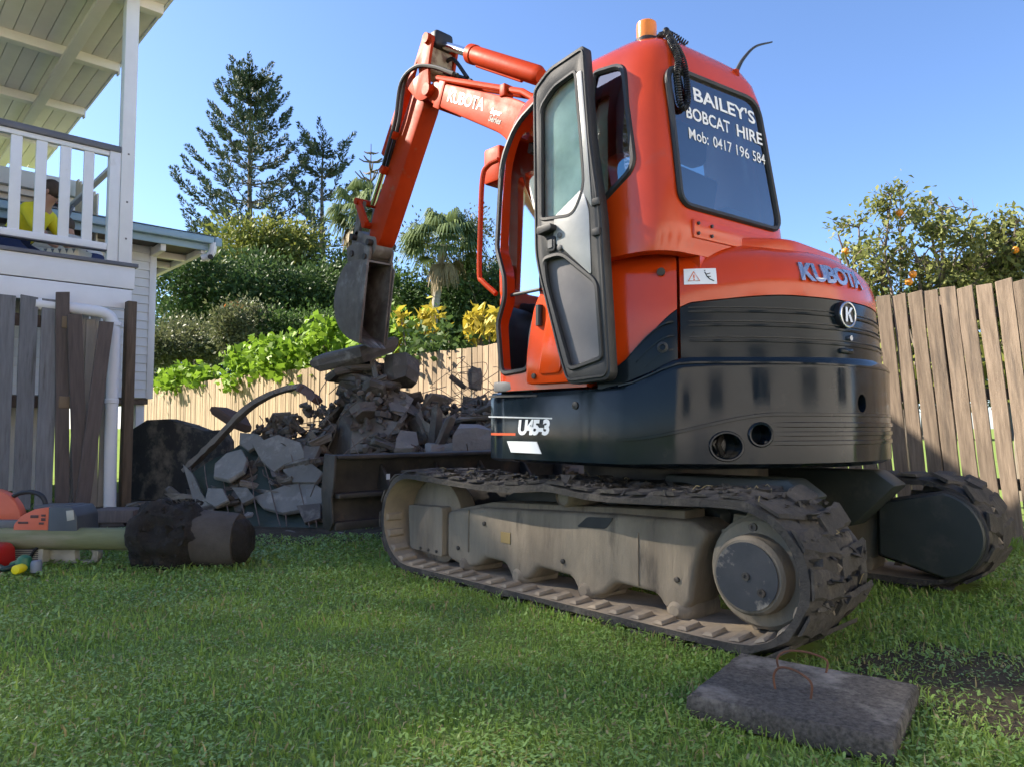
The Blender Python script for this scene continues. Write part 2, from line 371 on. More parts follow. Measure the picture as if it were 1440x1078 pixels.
for k in range(5):
    y = -8 + k * 4; m = MB(); m.b2(.0, .03, y - .7, y + .7, 1.5, 2.9); w = m.build('window', mat('window_dark', (.03, .035, .04, 1), rough=.1), nb)
    m = MB(); m.b2(.0, .06, y - .8, y + .8, 1.38, 1.49); m.build('sill', M_wht, w); m = MB(); m.b2(.031, .05, y - .03, y + .03, 1.5, 2.9); m.build('mullion', M_wht, w)
# ================================================================ raised house with verandah
M_wht = mat('white_house_paint', (.76, .77, .77, 1), (.70, .71, .71, 1), rough=.55, scale=3, c3=(.55, .53, .48, 1), s3=4, lo3=.66, hi3=.85, bump=.05, bscale=30)
M_cream = mat('cream_wall_paint', (.70, .66, .55, 1), (.65, .61, .51, 1), rough=.6, scale=3)
M_rail_dk = mat('grey_handrail_paint', (.10, .105, .12, 1), (.13, .135, .15, 1), rough=.5, scale=5)
M_sof = mat('pale_soffit_boards', (.80, .75, .68, 1), (.74, .69, .62, 1), rough=.7, scale=3, rand=.06, bump=.05)
M_roof = mat('grey_iron_roof', (.25, .26, .27, 1), (.30, .31, .32, 1), rough=.5, metal=.3, scale=2)
house = thing('raised_house', 'white raised house with timber verandah, balustrade and wide pale soffit', 'house', (5.2, 1.2, 0))
def hb(name, x0, x1, y0, y1, z0, z1, mt, bev=.004, parent=house):
    m = MB(); m.b2(x0 - 5.2, x1 - 5.2, y0 - 1.2, y1 - 1.2, z0, z1); return m.build(name, mt, parent, bevel=bev)
hb('deck_floor', 5.22, 8.5, 1.22, 3.6, 2.235, 2.262, M_rail_dk)
hb('deck_edge', 5.165, 5.21, 1.15, 3.6, 2.262, 2.296, M_rail_dk)
hb('deck_edge', 5.21, 8.5, 1.15, 1.2, 2.262, 2.296, M_rail_dk)
hb('fascia_board', 5.19, 5.215, 1.175, 3.6, 2.055, 2.260, M_wht); hb('fascia_board', 5.195, 5.22, 1.195, 3.6, 1.865, 2.046, M_wht)
hb('fascia_board', 5.215, 8.5, 1.175, 1.2, 2.055, 2.260, M_wht)
hb('joist', 5.225, 5.30, 1.26, 3.6, 1.9, 2.23, M_rail)
hb('corner_post', 5.205, 5.325, 1.20, 1.315, 2.297, 4.93, M_wht, .006)
hb('half_post', 5.215, 5.305, 1.318, 1.41, 2.297, 3.36, M_wht, .004)
hb('handrail', 5.20, 5.30, 1.318, 3.6, 3.335, 3.395, M_rail_dk, .010); hb('top_rail', 5.225, 5.28, 1.412, 3.6, 3.29, 3.334, M_wht)
br_ = hb('bottom_rail', 5.215, 5.285, 1.412, 3.6, 2.40, 2.462, M_wht); hb('rail_capping', 5.212, 5.288, 1.412, 3.6, 2.388, 2.3995, M_rail_dk)
for k in range(11):
    y = 1.575 + .186 * k
    hb('baluster', 5.235, 5.265, y - .042, y + .042, 2.463, 3.289, M_wht, .003)
hb('side_handrail', 5.33, 8.4, 1.225, 1.285, 3.345, 3.385, M_wht, .01)
for k in range(3): hb('side_baluster', 7.55 + .25 * k, 7.58 + .25 * k, 1.23, 1.26, 2.35, 3.33, M_wht, .003)
hb('bolt', 5.2, 5.206, 1.25, 1.265, 2.52, 2.535, M_rail_dk, 0); hb('bolt', 5.2, 5.206, 1.25, 1.265, 2.87, 2.885, M_rail_dk, 0); hb('bolt', 5.2, 5.206, 1.25, 1.265, 3.33, 3.345, M_rail_dk, 0)
# soffit: boards running along the house, cross beams under them
for k in range(19):
    hb('soffit_board', 4.9, 11.6, .95 + .148 * k, .95 + .148 * (k + 1) - .006, 4.955, 4.975, M_sof, .003)
for x in (5.27, 6.85, 8.45, 10.0):
    hb('beam', x, x + .11, .965, 3.75, 4.85, 4.953, M_sof, .004)
hb('beam_end', 6.86, 6.95, .945, .963, 4.83, 4.955, M_wht); hb('beam_end', 8.46, 8.55, .945, .963, 4.83, 4.955, M_wht)
hb('long_beam', 4.95, 11.5, 1.42, 1.53, 4.80, 4.849, M_sof, .004)
hb('eave_fascia', 4.85, 11.6, .92, .945, 4.945, 5.06, M_wht); hb('front_fascia', 4.85, 4.895, .95, 3.8, 4.945, 5.06, M_wht)
m = MB(); m.loft([[(4.85 - 5.2, .92 - 1.2, 5.065), (11.6 - 5.2, .92 - 1.2, 5.065), (11.6 - 5.2, 2.7, 5.065), (4.85 - 5.2, 2.7, 5.065)], [(6.6 - 5.2, 2.3 - 1.2, 5.6), (10 - 5.2, 2.3 - 1.2, 5.6), (10 - 5.2, 2.45 - 1.2, 5.6), (6.6 - 5.2, 2.45 - 1.2, 5.6)]]); m.build('hip_roof', M_roof, house, smooth=False)
hb('main_wall', 6.2, 11.2, 2.75, 3.5, 0.0, 4.95, M_wht, .01)
hb('underhouse_wall', 8.35, 8.45, 1.35, 2.74, 0.0, 2.23, M_wht, .01)
# gable wing behind the deck
hb('wing_wall', 8.6, 8.75, 1.02, 2.74, 1.0, 3.72, M_cream); hb('wing_fascia', 8.42, 8.59, .96, 2.74, 3.74, 3.95, mat('pale_grey_fascia', (.55, .57, .56, 1), rough=.6), .01)
hb('wing_cornice', 8.5, 8.598, .98, 2.74, 3.66, 3.735, M_cream)
hb('louvre_window', 8.575, 8.598, 1.16, 1.38, 3.30, 3.80 - .15, mat('dark_window_glass', (.03, .035, .04, 1), rough=.2), .002)
for k in range(4): hb('louvre_blade', 8.555, 8.572, 1.17, 1.37, 3.33 + .085 * k, 3.345 + .085 * k, M_rail_dk, 0)
m = MB(); m.tube([(8.52 - 5.2, 1.03 - 1.2, 3.64), (8.52 - 5.2, 1.03 - 1.2, 2.3)], .045, 12); m.build('wing_downpipe', M_wht, house)
m = MB(); m.prism([(7.2 - 5.2, 2.3), (8.35 - 5.2, 2.3), (8.35 - 5.2, 3.95), (7.2 - 5.2, 3.62)], 'y', .985 - 1.2, 1.005 - 1.2)
for k in range(8): hb('screen_board', 7.25 + .14 * k, 7.378 + .14 * k, 1.03, 1.05, 2.30, 3.50 + .06 * k, M_cream, .003)
hb('screen_capping', 7.25, 8.37, 1.02, 1.06, 2.262, 2.299, M_wht)
# downpipe elbowing out from under the deck
dp = thing('downpipe', 'white round downpipe with elbow under the verandah corner', 'downpipe', (5.08, 1.36, 0))
m = MB(); m.tube(curve_pts([(.0, .62, 1.815), (0, .2, 1.80), (0, .10, 1.79), (0, .035, 1.75), (0, .01, 1.66), (0, 0, 1.5), (0, 0, .6), (0, -.01, .04)], 8), .052, 16); m.build('pipe', M_wht, dp)
for z in (.98, 1.68):
    m = MB(); m.lathe([(.053, z), (.058, z + .003), (.058, z + .035), (.053, z + .04)], (0, .003, 0), 'z', 18); m.build('collar', M_wht, dp)
m = MB(); m.b2(-.06, .06, -.10, -.02, 0.0, 1.93); o = m.build('timber_post', mat('brown_hardwood_post', (.085, .06, .038, 1), (.14, .10, .065, 1), rough=.9, scale=5, stretch=(6, 6, .7), bump=.3), bevel=.006)
o.location = (5.16, 1.27, 0); tag(o, 'dark brown timber post beside the white downpipe', 'post')
# grey paling gate under the deck
M_pg = mat('silver_grey_paling', (.20, .20, .205, 1), (.145, .145, .145, 1), rough=.95, scale=5, stretch=(9, 9, .8), rand=.12, bump=.35, bscale=24, bdist=.006, c3=(.065, .062, .05, 1), s3=2.0, lo3=.56, hi3=.74)
M_pbr = mat('brown_grey_board', (.135, .105, .09, 1), (.095, .075, .065, 1), rough=.95, scale=5, stretch=(9, 9, .8), rand=.15, bump=.35, bscale=24, bdist=.006)
M_plt = mat('pale_batten', (.46, .42, .36, 1), (.38, .35, .30, 1), rough=.9, scale=4, stretch=(6, 6, .8), rand=.1, bump=.2)
gate = thing('paling_gate', 'silver grey paling gate hung below the verandah', 'gate', (5.06, 1.85, 0))
def board(name, y, z0, z1, w, mt, parent, x=0.0, lean=0.0, leanx=0.0, t=.022, seed=0):
    me = paling_mesh(w, z1 - z0, t, seed); me.materials.append(mt); o = link(name, me, None, parent, (x, y, z0), (lean, leanx, R(90))); return o
for k, y in enumerate((.02, .175, .335, .49, .65)): board('paling', y, .08, 1.86 + .01 * (k % 2), .128, M_pg, gate, seed=60 + k)
board('gate_stile', -.115, .05, 1.93, .105, M_pbr, gate, x=-.03, leanx=.03, seed=70)
for z in (.93, 1.62): 
    m = MB(); m.b2(.03, .09, -.19, .75, z, z + .10); m.build('gate_rail', M_pbr, gate, bevel=.004)
    m = MB(); m.b2(-.06, .028, -.17, -.06, z, z + .10); m.build('rail_end', mat('cut_timber_end', (.20, .14, .085, 1), rough=.9), gate, bevel=.004)
scr = thing('batten_screen', 'row of pale upright battens closing the space under the deck', 'screen', (5.2, 1.6, 0))
for k, (y, l) in enumerate(((.12, .02), (.03, -.03), (-.07, .0), (-.14, .015), (-.21, 0))): board('batten', y, .05, 1.80 - .03 * (k % 3), .075, M_plt, scr, x=.02 * (k % 2), leanx=l, seed=80 + k)
m = MB(); m.b2(.05, .11, -.3, .25, .95, 1.02); m.build('rail', M_rail, scr, bevel=.004)
for ln, z1, sd, lab in ((.062, 1.70, 91, 'dark grey loose board leaning left against the pale battens'), (-.082, 1.66, 92, 'dark grey loose board leaning right towards the white downpipe')):
    o = board('leaning_board', 0, 0, z1, .112, M_pbr, None, seed=sd); o.location = (5.0 if ln > 0 else 4.97, 1.60, .04); o.rotation_euler = Euler((-.02, ln, R(90))); tag(o, lab, 'board')
# ================================================================ weatherboard house with blue gutter
h2 = thing('weatherboard_house', 'white weatherboard house corner on stumps with pale blue gutter', 'house', (7.6, .3, 0))
def h2b(name, x0, x1, y0, y1, z0, z1, mt, bev=.003, parent=h2):
    m = MB(); m.b2(x0 - 7.6, x1 - 7.6, y0 - .3, y1 - .3, z0, z1); return m.build(name, mt, parent, bevel=bev)
h2b('wall_core', 7.62, 10.4, .32, 2.7, 1.14, 3.06, M_wht)
M_wb = mat('white_weatherboard', (.74, .76, .76, 1), (.68, .70, .70, 1), rough=.6, scale=3, rand=.03, bump=.04)
for k in range(18):
    z = 1.13 + k * .107
    m = MB(); m.loft([[(-.030, .06, z), (-.028, 2.4, z), (.018, 2.4, z), (.018, .06, z)], [(-.012, .06, z + .106), (-.012, 2.4, z + .106), (.018, 2.4, z + .106), (.018, .06, z + .106)]]); m.build('weatherboard', M_wb, h2)
    m = MB(); m.loft([[(.06, -.010, z), (2.8, -.010, z), (2.8, .018, z), (.06, .018, z)], [(.06, .004, z + .106), (2.8, .004, z + .106), (2.8, .018, z + .106), (.06, .018, z + .106)]]); m.build('weatherboard', M_wb, h2)
h2b('corner_stop', 7.565, 7.66, .28, .36, 1.12, 3.07, M_wht)
h2b('bottom_plate', 7.60, 10.4, .33, 2.7, 1.05, 1.12, M_rail)
for x, y in ((7.7, .40), (7.7, 1.6), (10.2, .42)): h2b('stump', x - .05, x + .05, y - .05, y + .05, 0, 1.05, M_wht, .006)
M_blue = mat('pale_blue_gutter', (.24, .36, .44, 1), (.28, .40, .47, 1), rough=.45, scale=4)
h2b('fascia', 7.12, 7.15, -.20, 2.7, 3.00, 3.13, M_blue); h2b('gutter', 7.03, 7.118, -.24, 2.7, 3.08, 3.17, M_blue, .012)
h2b('gutter_end', 7.03, 7.16, -.335, -.245, 3.055, 3.165, M_blue, .01)
h2b('eave_rafter', 7.16, 10.4, -.18, -.12, 2.96, 3.04, M_sof); h2b('eave_rafter', 7.16, 7.6, .30, .36, 2.92, 3.02, M_sof)
for k in range(5): h2b('rafter', 7.7 + .6 * k, 7.76 + .6 * k, -.118, .28, 2.95, 3.03, M_sof)
h2b('soffit_lining', 7.16, 10.4, -.19, 2.7, 3.042, 3.06, mat('dark_eave_lining', (.12, .10, .08, 1), rough=.9), 0)
m = MB(); m.loft([[(7.02 - 7.6, -.25 - .3, 3.175), (10.9 - 7.6, -.25 - .3, 3.175), (10.9 - 7.6, 2.4, 3.175), (7.02 - 7.6, 2.4, 3.175)], [(8.6 - 7.6, .9 - .3, 3.6), (9.4 - 7.6, .9 - .3, 3.6), (9.4 - 7.6, 2.4, 3.6), (8.6 - 7.6, 2.4, 3.6)]]); m.build('roof', M_roof, h2, smooth=False)
m = MB(); m.tube(curve_pts([(7.07 - 7.6, -.24 - .3, 3.10), (7.08 - 7.6, -.23 - .3, 2.98), (7.12 - 7.6, -.19 - .3, 2.92), (7.16 - 7.6, -.13 - .3, 2.90)], 6), .045, 14); pp = m.build('gutter_outlet', M_wht, h2)
m = MB(); m.lathe([(.032, 0), (.034, .012), (.01, .014)], (0, 0, 0), 'x', 14); q = m.build('outlet_mouth', mat('black_hole', (.004, .004, .004, 1)), pp); q.location = (7.02 - 7.6, -.19 - .3, 2.905)
# ================================================================ excavator
M_red = mat('orange_red_paint', (.60, .058, .006, 1), (.52, .048, .005, 1), rough=.17, scale=2.2, c3=(.36, .085, .05, 1), s3=4.0, lo3=.56, hi3=.85, bump=.015, bscale=50, rvar=.10)
M_redarm = mat('worn_orange_red_paint', (.40, .036, .004, 1), (.33, .028, .004, 1), rough=.5, spec=.12, scale=5, c3=(.24, .09, .05, 1), s3=7, lo3=.62, hi3=.74, bump=.05, bscale=40, rvar=.1)
M_navy = mat('dark_navy_paint', (.0055, .010, .016, 1), (.008, .014, .021, 1), rough=.11, scale=3, c3=(.045, .044, .041, 1), s3=7, lo3=.63, hi3=.92, bump=.012, bscale=40, rvar=.09, spec=.24)
M_cover = mat('black_moulded_cover', (.007, .012, .017, 1), (.010, .016, .022, 1), rough=.16, scale=4, bump=.012, bscale=60, rvar=.06, spec=.16, c3=(.03, .03, .03, 1), s3=8, lo3=.70, hi3=.98)
M_blk = mat('black_rubber_plastic', (.012, .013, .014, 1), (.022, .023, .024, 1), rough=.55, scale=10, bump=.05, bscale=120)
M_hose = mat('black_hose_rubber', (.010, .010, .011, 1), rough=.5)
M_mudframe = mat('dried_tan_mud_on_steel', (.27, .225, .165, 1), (.165, .135, .10, 1), rough=.95, scale=4, detail=9, stretch=(1.6, 1.6, .35), bump=.5, bscale=22, bdist=.014, c3=(.05, .043, .037, 1), s3=5.0, lo3=.57, hi3=.72)
M_belt = mat('mud_caked_rubber', (.040, .037, .035, 1), (.085, .075, .062, 1), rough=.95, scale=7, detail=8, bump=.9, bscale=26, bdist=.03, c3=(.165, .145, .115, 1), s3=6, lo3=.56, hi3=.72)
M_beltin = mat('dusty_track_pads', (.33, .265, .185, 1), (.23, .185, .135, 1), rough=.95, scale=8, bump=.4, bscale=30, bdist=.01)
M_steel = mat('dark_dirty_steel', (.035, .033, .031, 1), (.075, .065, .055, 1), rough=.6, metal=.4, scale=5, bump=.25, bscale=25, bdist=.01, c3=(.12, .085, .06, 1), s3=6, lo3=.58, hi3=.75)
M_bucket = mat('scuffed_bucket_steel', (.17, .145, .12, 1), (.085, .068, .056, 1), rough=.6, metal=.1, scale=5, bump=.2, bscale=30, bdist=.01, c3=(.28, .26, .23, 1), s3=4, lo3=.52, hi3=.7)
M_chrome = mat('chrome_rod', (.75, .75, .76, 1), rough=.12, metal=1.0)
M_glass = glassmat('tinted_cab_glass', (.20, .32, .37, 1), refl=.13)
M_doorglass = glassmat('dusty_sunlit_door_glass', (.52, .74, .70, 1), refl=.06, haze=(.66, .90, .85, 1), hz=.58)  # dust haze brightened to stand in for sunlight on the pane
M_white = mat('white_vinyl', (.78, .80, .80, 1), rough=.5)
M_rusty = mat('rusty_steel', (.13, .055, .03, 1), (.07, .035, .022, 1), rough=.9, scale=12, bump=.3, bscale=60, bdist=.004)
M_orange_lens = mat('amber_lens', (.80, .24, .02, 1), rough=.25, coat=.4)
M_grey = mat('grey_plastic', (.10, .10, .10, 1), (.14, .14, .14, 1), rough=.6, scale=8)
M_decal = mat('silver_decal', (.55, .57, .58, 1), rough=.35, metal=.3)
M_chromeblue = mat('chromed_badge', (.50, .52, .55, 1), rough=.25, metal=.85)
M_doorpanel = mat('grey_scuffed_lower_pane', (.105, .10, .105, 1), (.15, .14, .14, 1), rough=.38, scale=3.5, c3=(.21, .20, .195, 1), s3=5, lo3=.58, hi3=.8, bump=.04, bscale=40)
M_green = mat('dark_olive_paint', (.02, .026, .024, 1), (.035, .04, .035, 1), rough=.5, scale=4, c3=(.09, .08, .065, 1), s3=5, lo3=.55, hi3=.8)
M_orangestripe = mat('orange_vinyl', (.62, .09, .02, 1), rough=.5)

EX = thing('excavator', 'orange-red mini excavator with black counterweight and open cab door on the lawn', 'excavator')
rnd = random.Random(11)

# ---------------------------------------------------------------- undercarriage
def belt_path(n=150):
    """outer surface of the track loop in (x,z) with outward normal; front idler, rear sprocket, sagging top run"""
    fx, fz, fr = .97, .275, .262; bx, bz, br = -.915, .275, .257
    pts = []
    for k in range(13): a = R(-90 + 180 * k / 12); pts.append((fx + fr * math.cos(a), fz + fr * math.sin(a)))
    for k in range(1, 20):
        t = k / 20; x = fx + (bx - fx) * t; z = .537 - .030 * math.sin(math.pi * t) * (1 - .9 * math.exp(-((x + .04) / .18) ** 2)); pts.append((x, z))
    for k in range(13): a = R(90 + 180 * k / 12); pts.append((bx + br * math.cos(a), bz + br * math.sin(a)))
    for k in range(1, 14): t = k / 14; pts.append((bx + (fx - bx) * t, .013))
    P = [Vector(p) for p in pts]; P.append(P[0]); d = [0]
    for i in range(1, len(P)): d.append(d[-1] + (P[i] - P[i - 1]).length)
    out = []
    for k in range(n):
        s = d[-1] * k / n; i = max(j for j in range(len(d)) if d[j] <= s); i = min(i, len(P) - 2)
        t = (s - d[i]) / (d[i + 1] - d[i]); p = P[i].lerp(P[i + 1], t); out.append(p)
    res = []
    for k in range(n):
        tg = (out[(k + 1) % n] - out[k - 1]).normalized(); res.append((out[k], Vector((tg.y, -tg.x)), tg))
    return res
def lug_mesh(side, seed):
    r = random.Random(seed); m = MB()
    for half in (0, 1):
        y0 = (.0 if half else -.2) ; xo = .03 if half else -.03
        rings = []
        for k in range(6):
            y = y0 + .2 * k / 5; sl = (abs(y) / .2) * .035; h = .012 + r.uniform(-.006, .006); w = .034 + r.uniform(-.006, .008)
            rings.append([(xo + sl - w - .01, y, -.004), (xo + sl - w, y, h), (xo + sl + w, y, h * r.uniform(.8, 1.1)), (xo + sl + w + .012, y, -.004)])
        m.loft(rings)
    return m.mesh('lug', smooth=True, ang=50)
LUGS = [lug_mesh(1, s) for s in range(5)]
for q in LUGS: q.materials.append(M_belt)
PAD = MB(); PAD.add([(-.022, 0, 0), (.022, 0, 0), (.022, .10, 0), (-.022, .10, 0), (-.015, .01, .016), (.015, .006, .018), (.012, .085, .010), (-.012, .09, .010)], [(4, 5, 6, 7), (0, 1, 5, 4), (1, 2, 6, 5), (2, 3, 7, 6), (3, 0, 4, 7)])
PADM = PAD.mesh('pad', smooth=False); PADM.materials.append(M_beltin)
def track(sg):
    path = belt_path(); yo, yi = .98 * sg, .58 * sg
    mb = MB(); rings = []
    for p, nrm, tg in path:
        ring = []
        for j in range(9):
            y = yo + (yi - yo) * j / 8
            b = mnoise.noise(Vector((p.x * 9, y * 9, p.y * 9))) * .014 + mnoise.noise(Vector((p.x * 25, y * 25, p.y * 25 + 7))) * .005
            edge = -.012 if j in (0, 8) else 0
            ring.append((p.x + nrm.x * (b + edge), y, p.y + nrm.y * (b + edge)))
        q = p - nrm * .038
        ring += [(q.x, yi, q.y), (q.x - nrm.x * .004, yi + (yo - yi) * .3, q.y - nrm.y * .004), (q.x - nrm.x * .004, yi + (yo - yi) * .7, q.y - nrm.y * .004), (q.x, yo, q.y)]
        rings.append(ring)
    rings.append(rings[0])
    mb.loft(rings, cap=False)
    belt = mb.build('track_belt', M_belt, EX, ang=60)
    belt.data.materials.append(M_beltin)
    for i_, p_ in enumerate(belt.data.polygons):
        if i_ % 13 in (9, 10, 11): p_.material_index = 1
    n = 40; P = belt_path(n * 2)
    for k in range(n):
        p, nrm, tg = P[k * 2]
        o = link('lug', LUGS[rnd.randrange(5)], None, belt)
        a = math.atan2(nrm.x, nrm.y)
        o.location = (p.x, (yo + yi) / 2, p.y); o.rotation_euler = (0, a, 0); o.scale = (1, -sg, .75)
    n2 = 52; P = belt_path(n2)
    for k in range(n2):
        p, nrm, tg = P[k]; q = p - nrm * .042
        if q.y > .3: continue
        o = link('track_pad', PADM, None, belt); a = math.atan2(-nrm.x, -nrm.y)
        o.location = (q.x, yo - .012 * sg - (.10 if sg > 0 else -.10) , q.y); o.rotation_euler = (0, a, 0); o.scale = (1, sg, 1)
    # mud ridge heaped on the upper run
    # side frame with arches over the rollers
    fr = [(.80, .335), (.55, .372), (.1, .395), (-.3, .412), (-.66, .42), (-.735, .385), (-.70, .33), (-.675, .24), (-.66, .13), (-.63, .085), (-.545, .075), (-.50, .13), (-.30, .14), (-.24, .085), (-.17, .06), (-.11, .06), (-.06, .13), (.14, .14), (.19, .085), (.25, .06), (.31, .06), (.36, .13), (.50, .135), (.55, .09), (.62, .075), (.72, .08), (.80, .10)]
    m = MB(); m.prism(fr, 'y', .64 * sg, .855 * sg)
    fo = m.build('track_frame', M_mudframe, EX, bevel=.026, seg=3)
    m = MB(); m.prism([(.80, .34), (.5, .40), (-.6, .45), (-.6, .41), (.8, .33)], 'y', .66 * sg, .80 * sg); m.build('frame_cover', M_mudframe, fo, bevel=.01)
    m = MB(); m.prism(rpoly([(1.12, .345), (.815, .355), (.815, .10), (1.10, .115)], .02, 3), 'y', .66 * sg, .872 * sg); m.build('idler_guard', M_mudframe, fo, bevel=.008)
    for bx_ in (.86, .93, 1.0):
        m = MB(); m.lathe([(.008, 0), (.008, .006), (.004, .008)], (bx_, .872 * sg, .125), 'y', 8); m.build('bolt', M_steel, fo)
    m = MB(); m.prism(rpoly([(-.16, .392), (-.30, .40), (-.26, .352), (-.10, .345)], .015, 3), 'y', .845 * sg, .858 * sg); m.build('frame_slot', M_blk, fo, smooth=False)
    for bx_ in (.62, -.42):
        m = MB(); m.b2(bx_ - .004, bx_ + .004, .853 * sg, .860 * sg, .15, .355); m.build('weld_seam', M_mudframe, fo, bevel=.002)
    m = MB(); m.b2(.40 - .085, .40 - .02, .8555 * sg, .8585 * sg, .225, .275); m.build('serial_plate', mat('tarnished_brass', (.30, .22, .10, 1), rough=.5, metal=.5), fo)
    for bx_, bz_ in ((.70, .16), (.50, .30), (-.60, .20), (-.02, .19)):
        m = MB(); m.lathe([(.011, .855 * sg), (.011, .862 * sg), (.005, .864 * sg)], (bx_, 0, bz_), 'y', 8); m.build('bolt', M_steel, fo)
    for x in (.66, .27, -.14, -.59):
        m = MB(); m.lathe([(.03, .64 * sg), (.062, .645 * sg), (.062, .80 * sg), (.05, .84 * sg), (.02, .866 * sg)], (x, 0, .085), 'y', 18); m.build('track_roller', M_mudframe, EX)
    m = MB(); m.lathe([(.03, .62 * sg), (.045, .63 * sg), (.045, .88 * sg), (.040, .90 * sg), (.036, .905 * sg), (.034, .895 * sg), (.012, .90 * sg)], (-.06, 0, .47), 'y', 18); m.build('carrier_roller', M_mudframe, EX)
    m = MB(); m.lathe([(.05, .66 * sg), (.20, .67 * sg), (.225, .70 * sg), (.225, .79 * sg), (.19, .81 * sg), (.06, .82 * sg)], (.97, 0, .265), 'y', 28); m.build('idler_wheel', M_mudframe, EX)
    # drive sprocket, motor housing and hub cap
    m = MB(); pr = []
    for k in range(36):
        rr = .235 if k % 2 else .205; a = 2 * math.pi * k / 36; pr.append((-.95 + rr * math.cos(a), .275 + rr * math.sin(a)))
    m.prism(pr, 'y', .76 * sg, .79 * sg); m.build('sprocket', M_mudframe, EX, bevel=.004)
    m = MB(); m.lathe([(.10, .60 * sg), (.185, .62 * sg), (.19, .84 * sg), (.175, .86 * sg), (.135, .868 * sg), (.130, .925 * sg), (.120, .936 * sg), (.03, .938 * sg)], (-.93, 0, .272), 'y', 40)
    hub = m.build('drive_hub', M_mudframe, EX)
    m = MB(); m.lathe([(.02, .9385 * sg), (.112, .9385 * sg), (.112, .9425 * sg), (.016, .944 * sg)], (-.93, 0, .272), 'y', 36)
    M_cap = mat('hub_cap_scraped', (.028, .030, .036, 1), (.045, .045, .05, 1), rough=.5, scale=9, c3=(.24, .21, .17, 1), s3=7, lo3=.55, hi3=.62, bump=.1)
    m.build('hub_cap', M_cap, hub)
    for bx_, bz_ in ((0, 0), (-.055, -.045), (-.03, .165)):
        m = MB(); m.lathe([(.014, .94 * sg), (.014, .949 * sg), (.006, .949 * sg), (.006, .945 * sg)], (-.93 + bx_, 0, .272 + bz_), 'y', 10); m.build('plug', M_steel, hub)
    # inner teardrop motor cover
    t = []
    for k in range(15): a = R(100 + 160 * k / 14); t.append((-.97 + .195 * math.cos(a), .272 + .195 * math.sin(a)))
    t += [(-.72, .15), (-.72, .40)]
    m = MB(); m.prism(t, 'y', .55 * sg, .60 * sg); mc = m.build('motor_cover', M_green, EX, bevel=.006, seg=1)
    t2 = [(-.97 + (x + .97) * 1.07, .275 + (z - .275) * 1.07) for x, z in t]
    m = MB(); m.prism(t2, 'y', .575 * sg, .62 * sg); m.build('cover_rim', M_steel, mc, bevel=.006)
    return belt
track(1); _n0 = set(EX.children); track(-1)
for _o in set(EX.children) - _n0: _o.location.x -= .075
# stray straws and clods stuck on the near belt
m = MB()
for k in range(620):
    p, nrm, tg = belt_path(60)[rnd.randrange(10, 45)] if k < 1 else PTH[rnd.randrange(len(PTH))]
    if k == 0: PTH = [q for q in belt_path(80) if q[0].y > .2 and q[0].x < .9]
    y = rnd.uniform(.57, .97); c = Vector((p.x, y, p.y)) + Vector((nrm.x, 0, nrm.y)) * rnd.uniform(-.004, .012)
    s = rnd.uniform(.008, .030) * (1 if rnd.random() < .8 else 1.5)
    vs = [c + Vector((rnd.uniform(-1, 1), rnd.uniform(-1, 1), rnd.uniform(-.6, .6))) * s for _ in range(6)]
    m.add(vs, [(0, 1, 2), (0, 2, 3), (0, 3, 4), (0, 4, 1), (5, 2, 1), (5, 3, 2), (5, 4, 3), (5, 1, 4)])
o = m.build('mud_clods', M_belt, EX, smooth=False); o['kind'] = 'stuff'
m = MB()
for k in range(34):
    p, nrm, tg = PTH[rnd.randrange(len(PTH))]; y = rnd.uniform(.6, .99)
    a = Vector((p.x, y, p.y)) + Vector((nrm.x, 0, nrm.y)) * .015; b = a + Vector((rnd.uniform(-.05, .05), rnd.uniform(-.02, .05), rnd.uniform(-.06, .03)))
    m.tube([a, (a + b) / 2 + Vector((0, 0, .008)), b], .0016, 4)
o = m.build('straw', mat('dry_straw', (.30, .24, .12, 1), (.16, .13, .06, 1), rough=.8), EX); o['kind'] = 'stuff'
# car body between the tracks
m = MB(); m.prism([(-.60, .30), (.62, .30), (.66, .40), (.40, .52), (-.42, .53), (-.62, .42)], 'y', -.58, .58); cb = m.build('car_body', M_green, EX, bevel=.015)
for s in (1, -1):
    m = MB(); m.prism([(-.95, .50), (-.86, .565), (-.30, .56), (-.25, .30), (-.75, .30)], 'y', .34 * s, .50 * s); m.build('frame_gusset', M_green, cb, bevel=.012)
m = MB(); m.prism([(.2, .54), (.55, .47), (.55, .41), (.2, .41)], 'y', -.3, .3); m.build('front_gusset', M_green, cb, bevel=.01)
m = MB(); m.lathe([(.44, .50), (.46, .52), (.46, .575), (.42, .58), (.42, .62)], (0, 0, 0), 'z', 40); m.build('swing_ring', M_steel, EX)
# dozer blade: curved skin seen from behind, ribs and end plates
sec = [(1.76, .60), (1.80, .60), (1.835, .50), (1.845, .38), (1.83, .25), (1.79, .17), (1.755, .17), (1.80, .27), (1.81, .38), (1.79, .50)]
m = MB(); m.prism(sec, 'y', -.98, .98); bl = m.build('dozer_blade', M_steel, EX, bevel=.006)
m = MB(); m.b2(1.70, 1.80, -.975, .975, .572, .598); m.build('top_flange', M_steel, bl, bevel=.008)
m = MB(); m.b2(1.69, 1.80, -.97, .97, .34, .37); m.build('mid_rail', M_steel, bl, bevel=.006)
m = MB(); m.b2(1.71, 1.76, -.98, .98, .15, .20); m.build('cutting_edge', M_steel, bl, bevel=.004)
for s in (1, -1):
    m = MB(); m.prism([(1.70, .60), (1.83, .605), (1.86, .38), (1.83, .16), (1.75, .145), (1.71, .20), (1.735, .34), (1.71, .42)], 'y', .98 * s, 1.0 * s); m.build('end_plate', M_steel, bl, bevel=.008)
for y in (-.62, -.2, .2, .62):
    m = MB(); m.prism([(1.80, .56), (1.64, .36), (1.66, .33), (1.80, .33)], 'y', y - .012, y + .012); m.build('rib', M_steel, bl, bevel=.003)
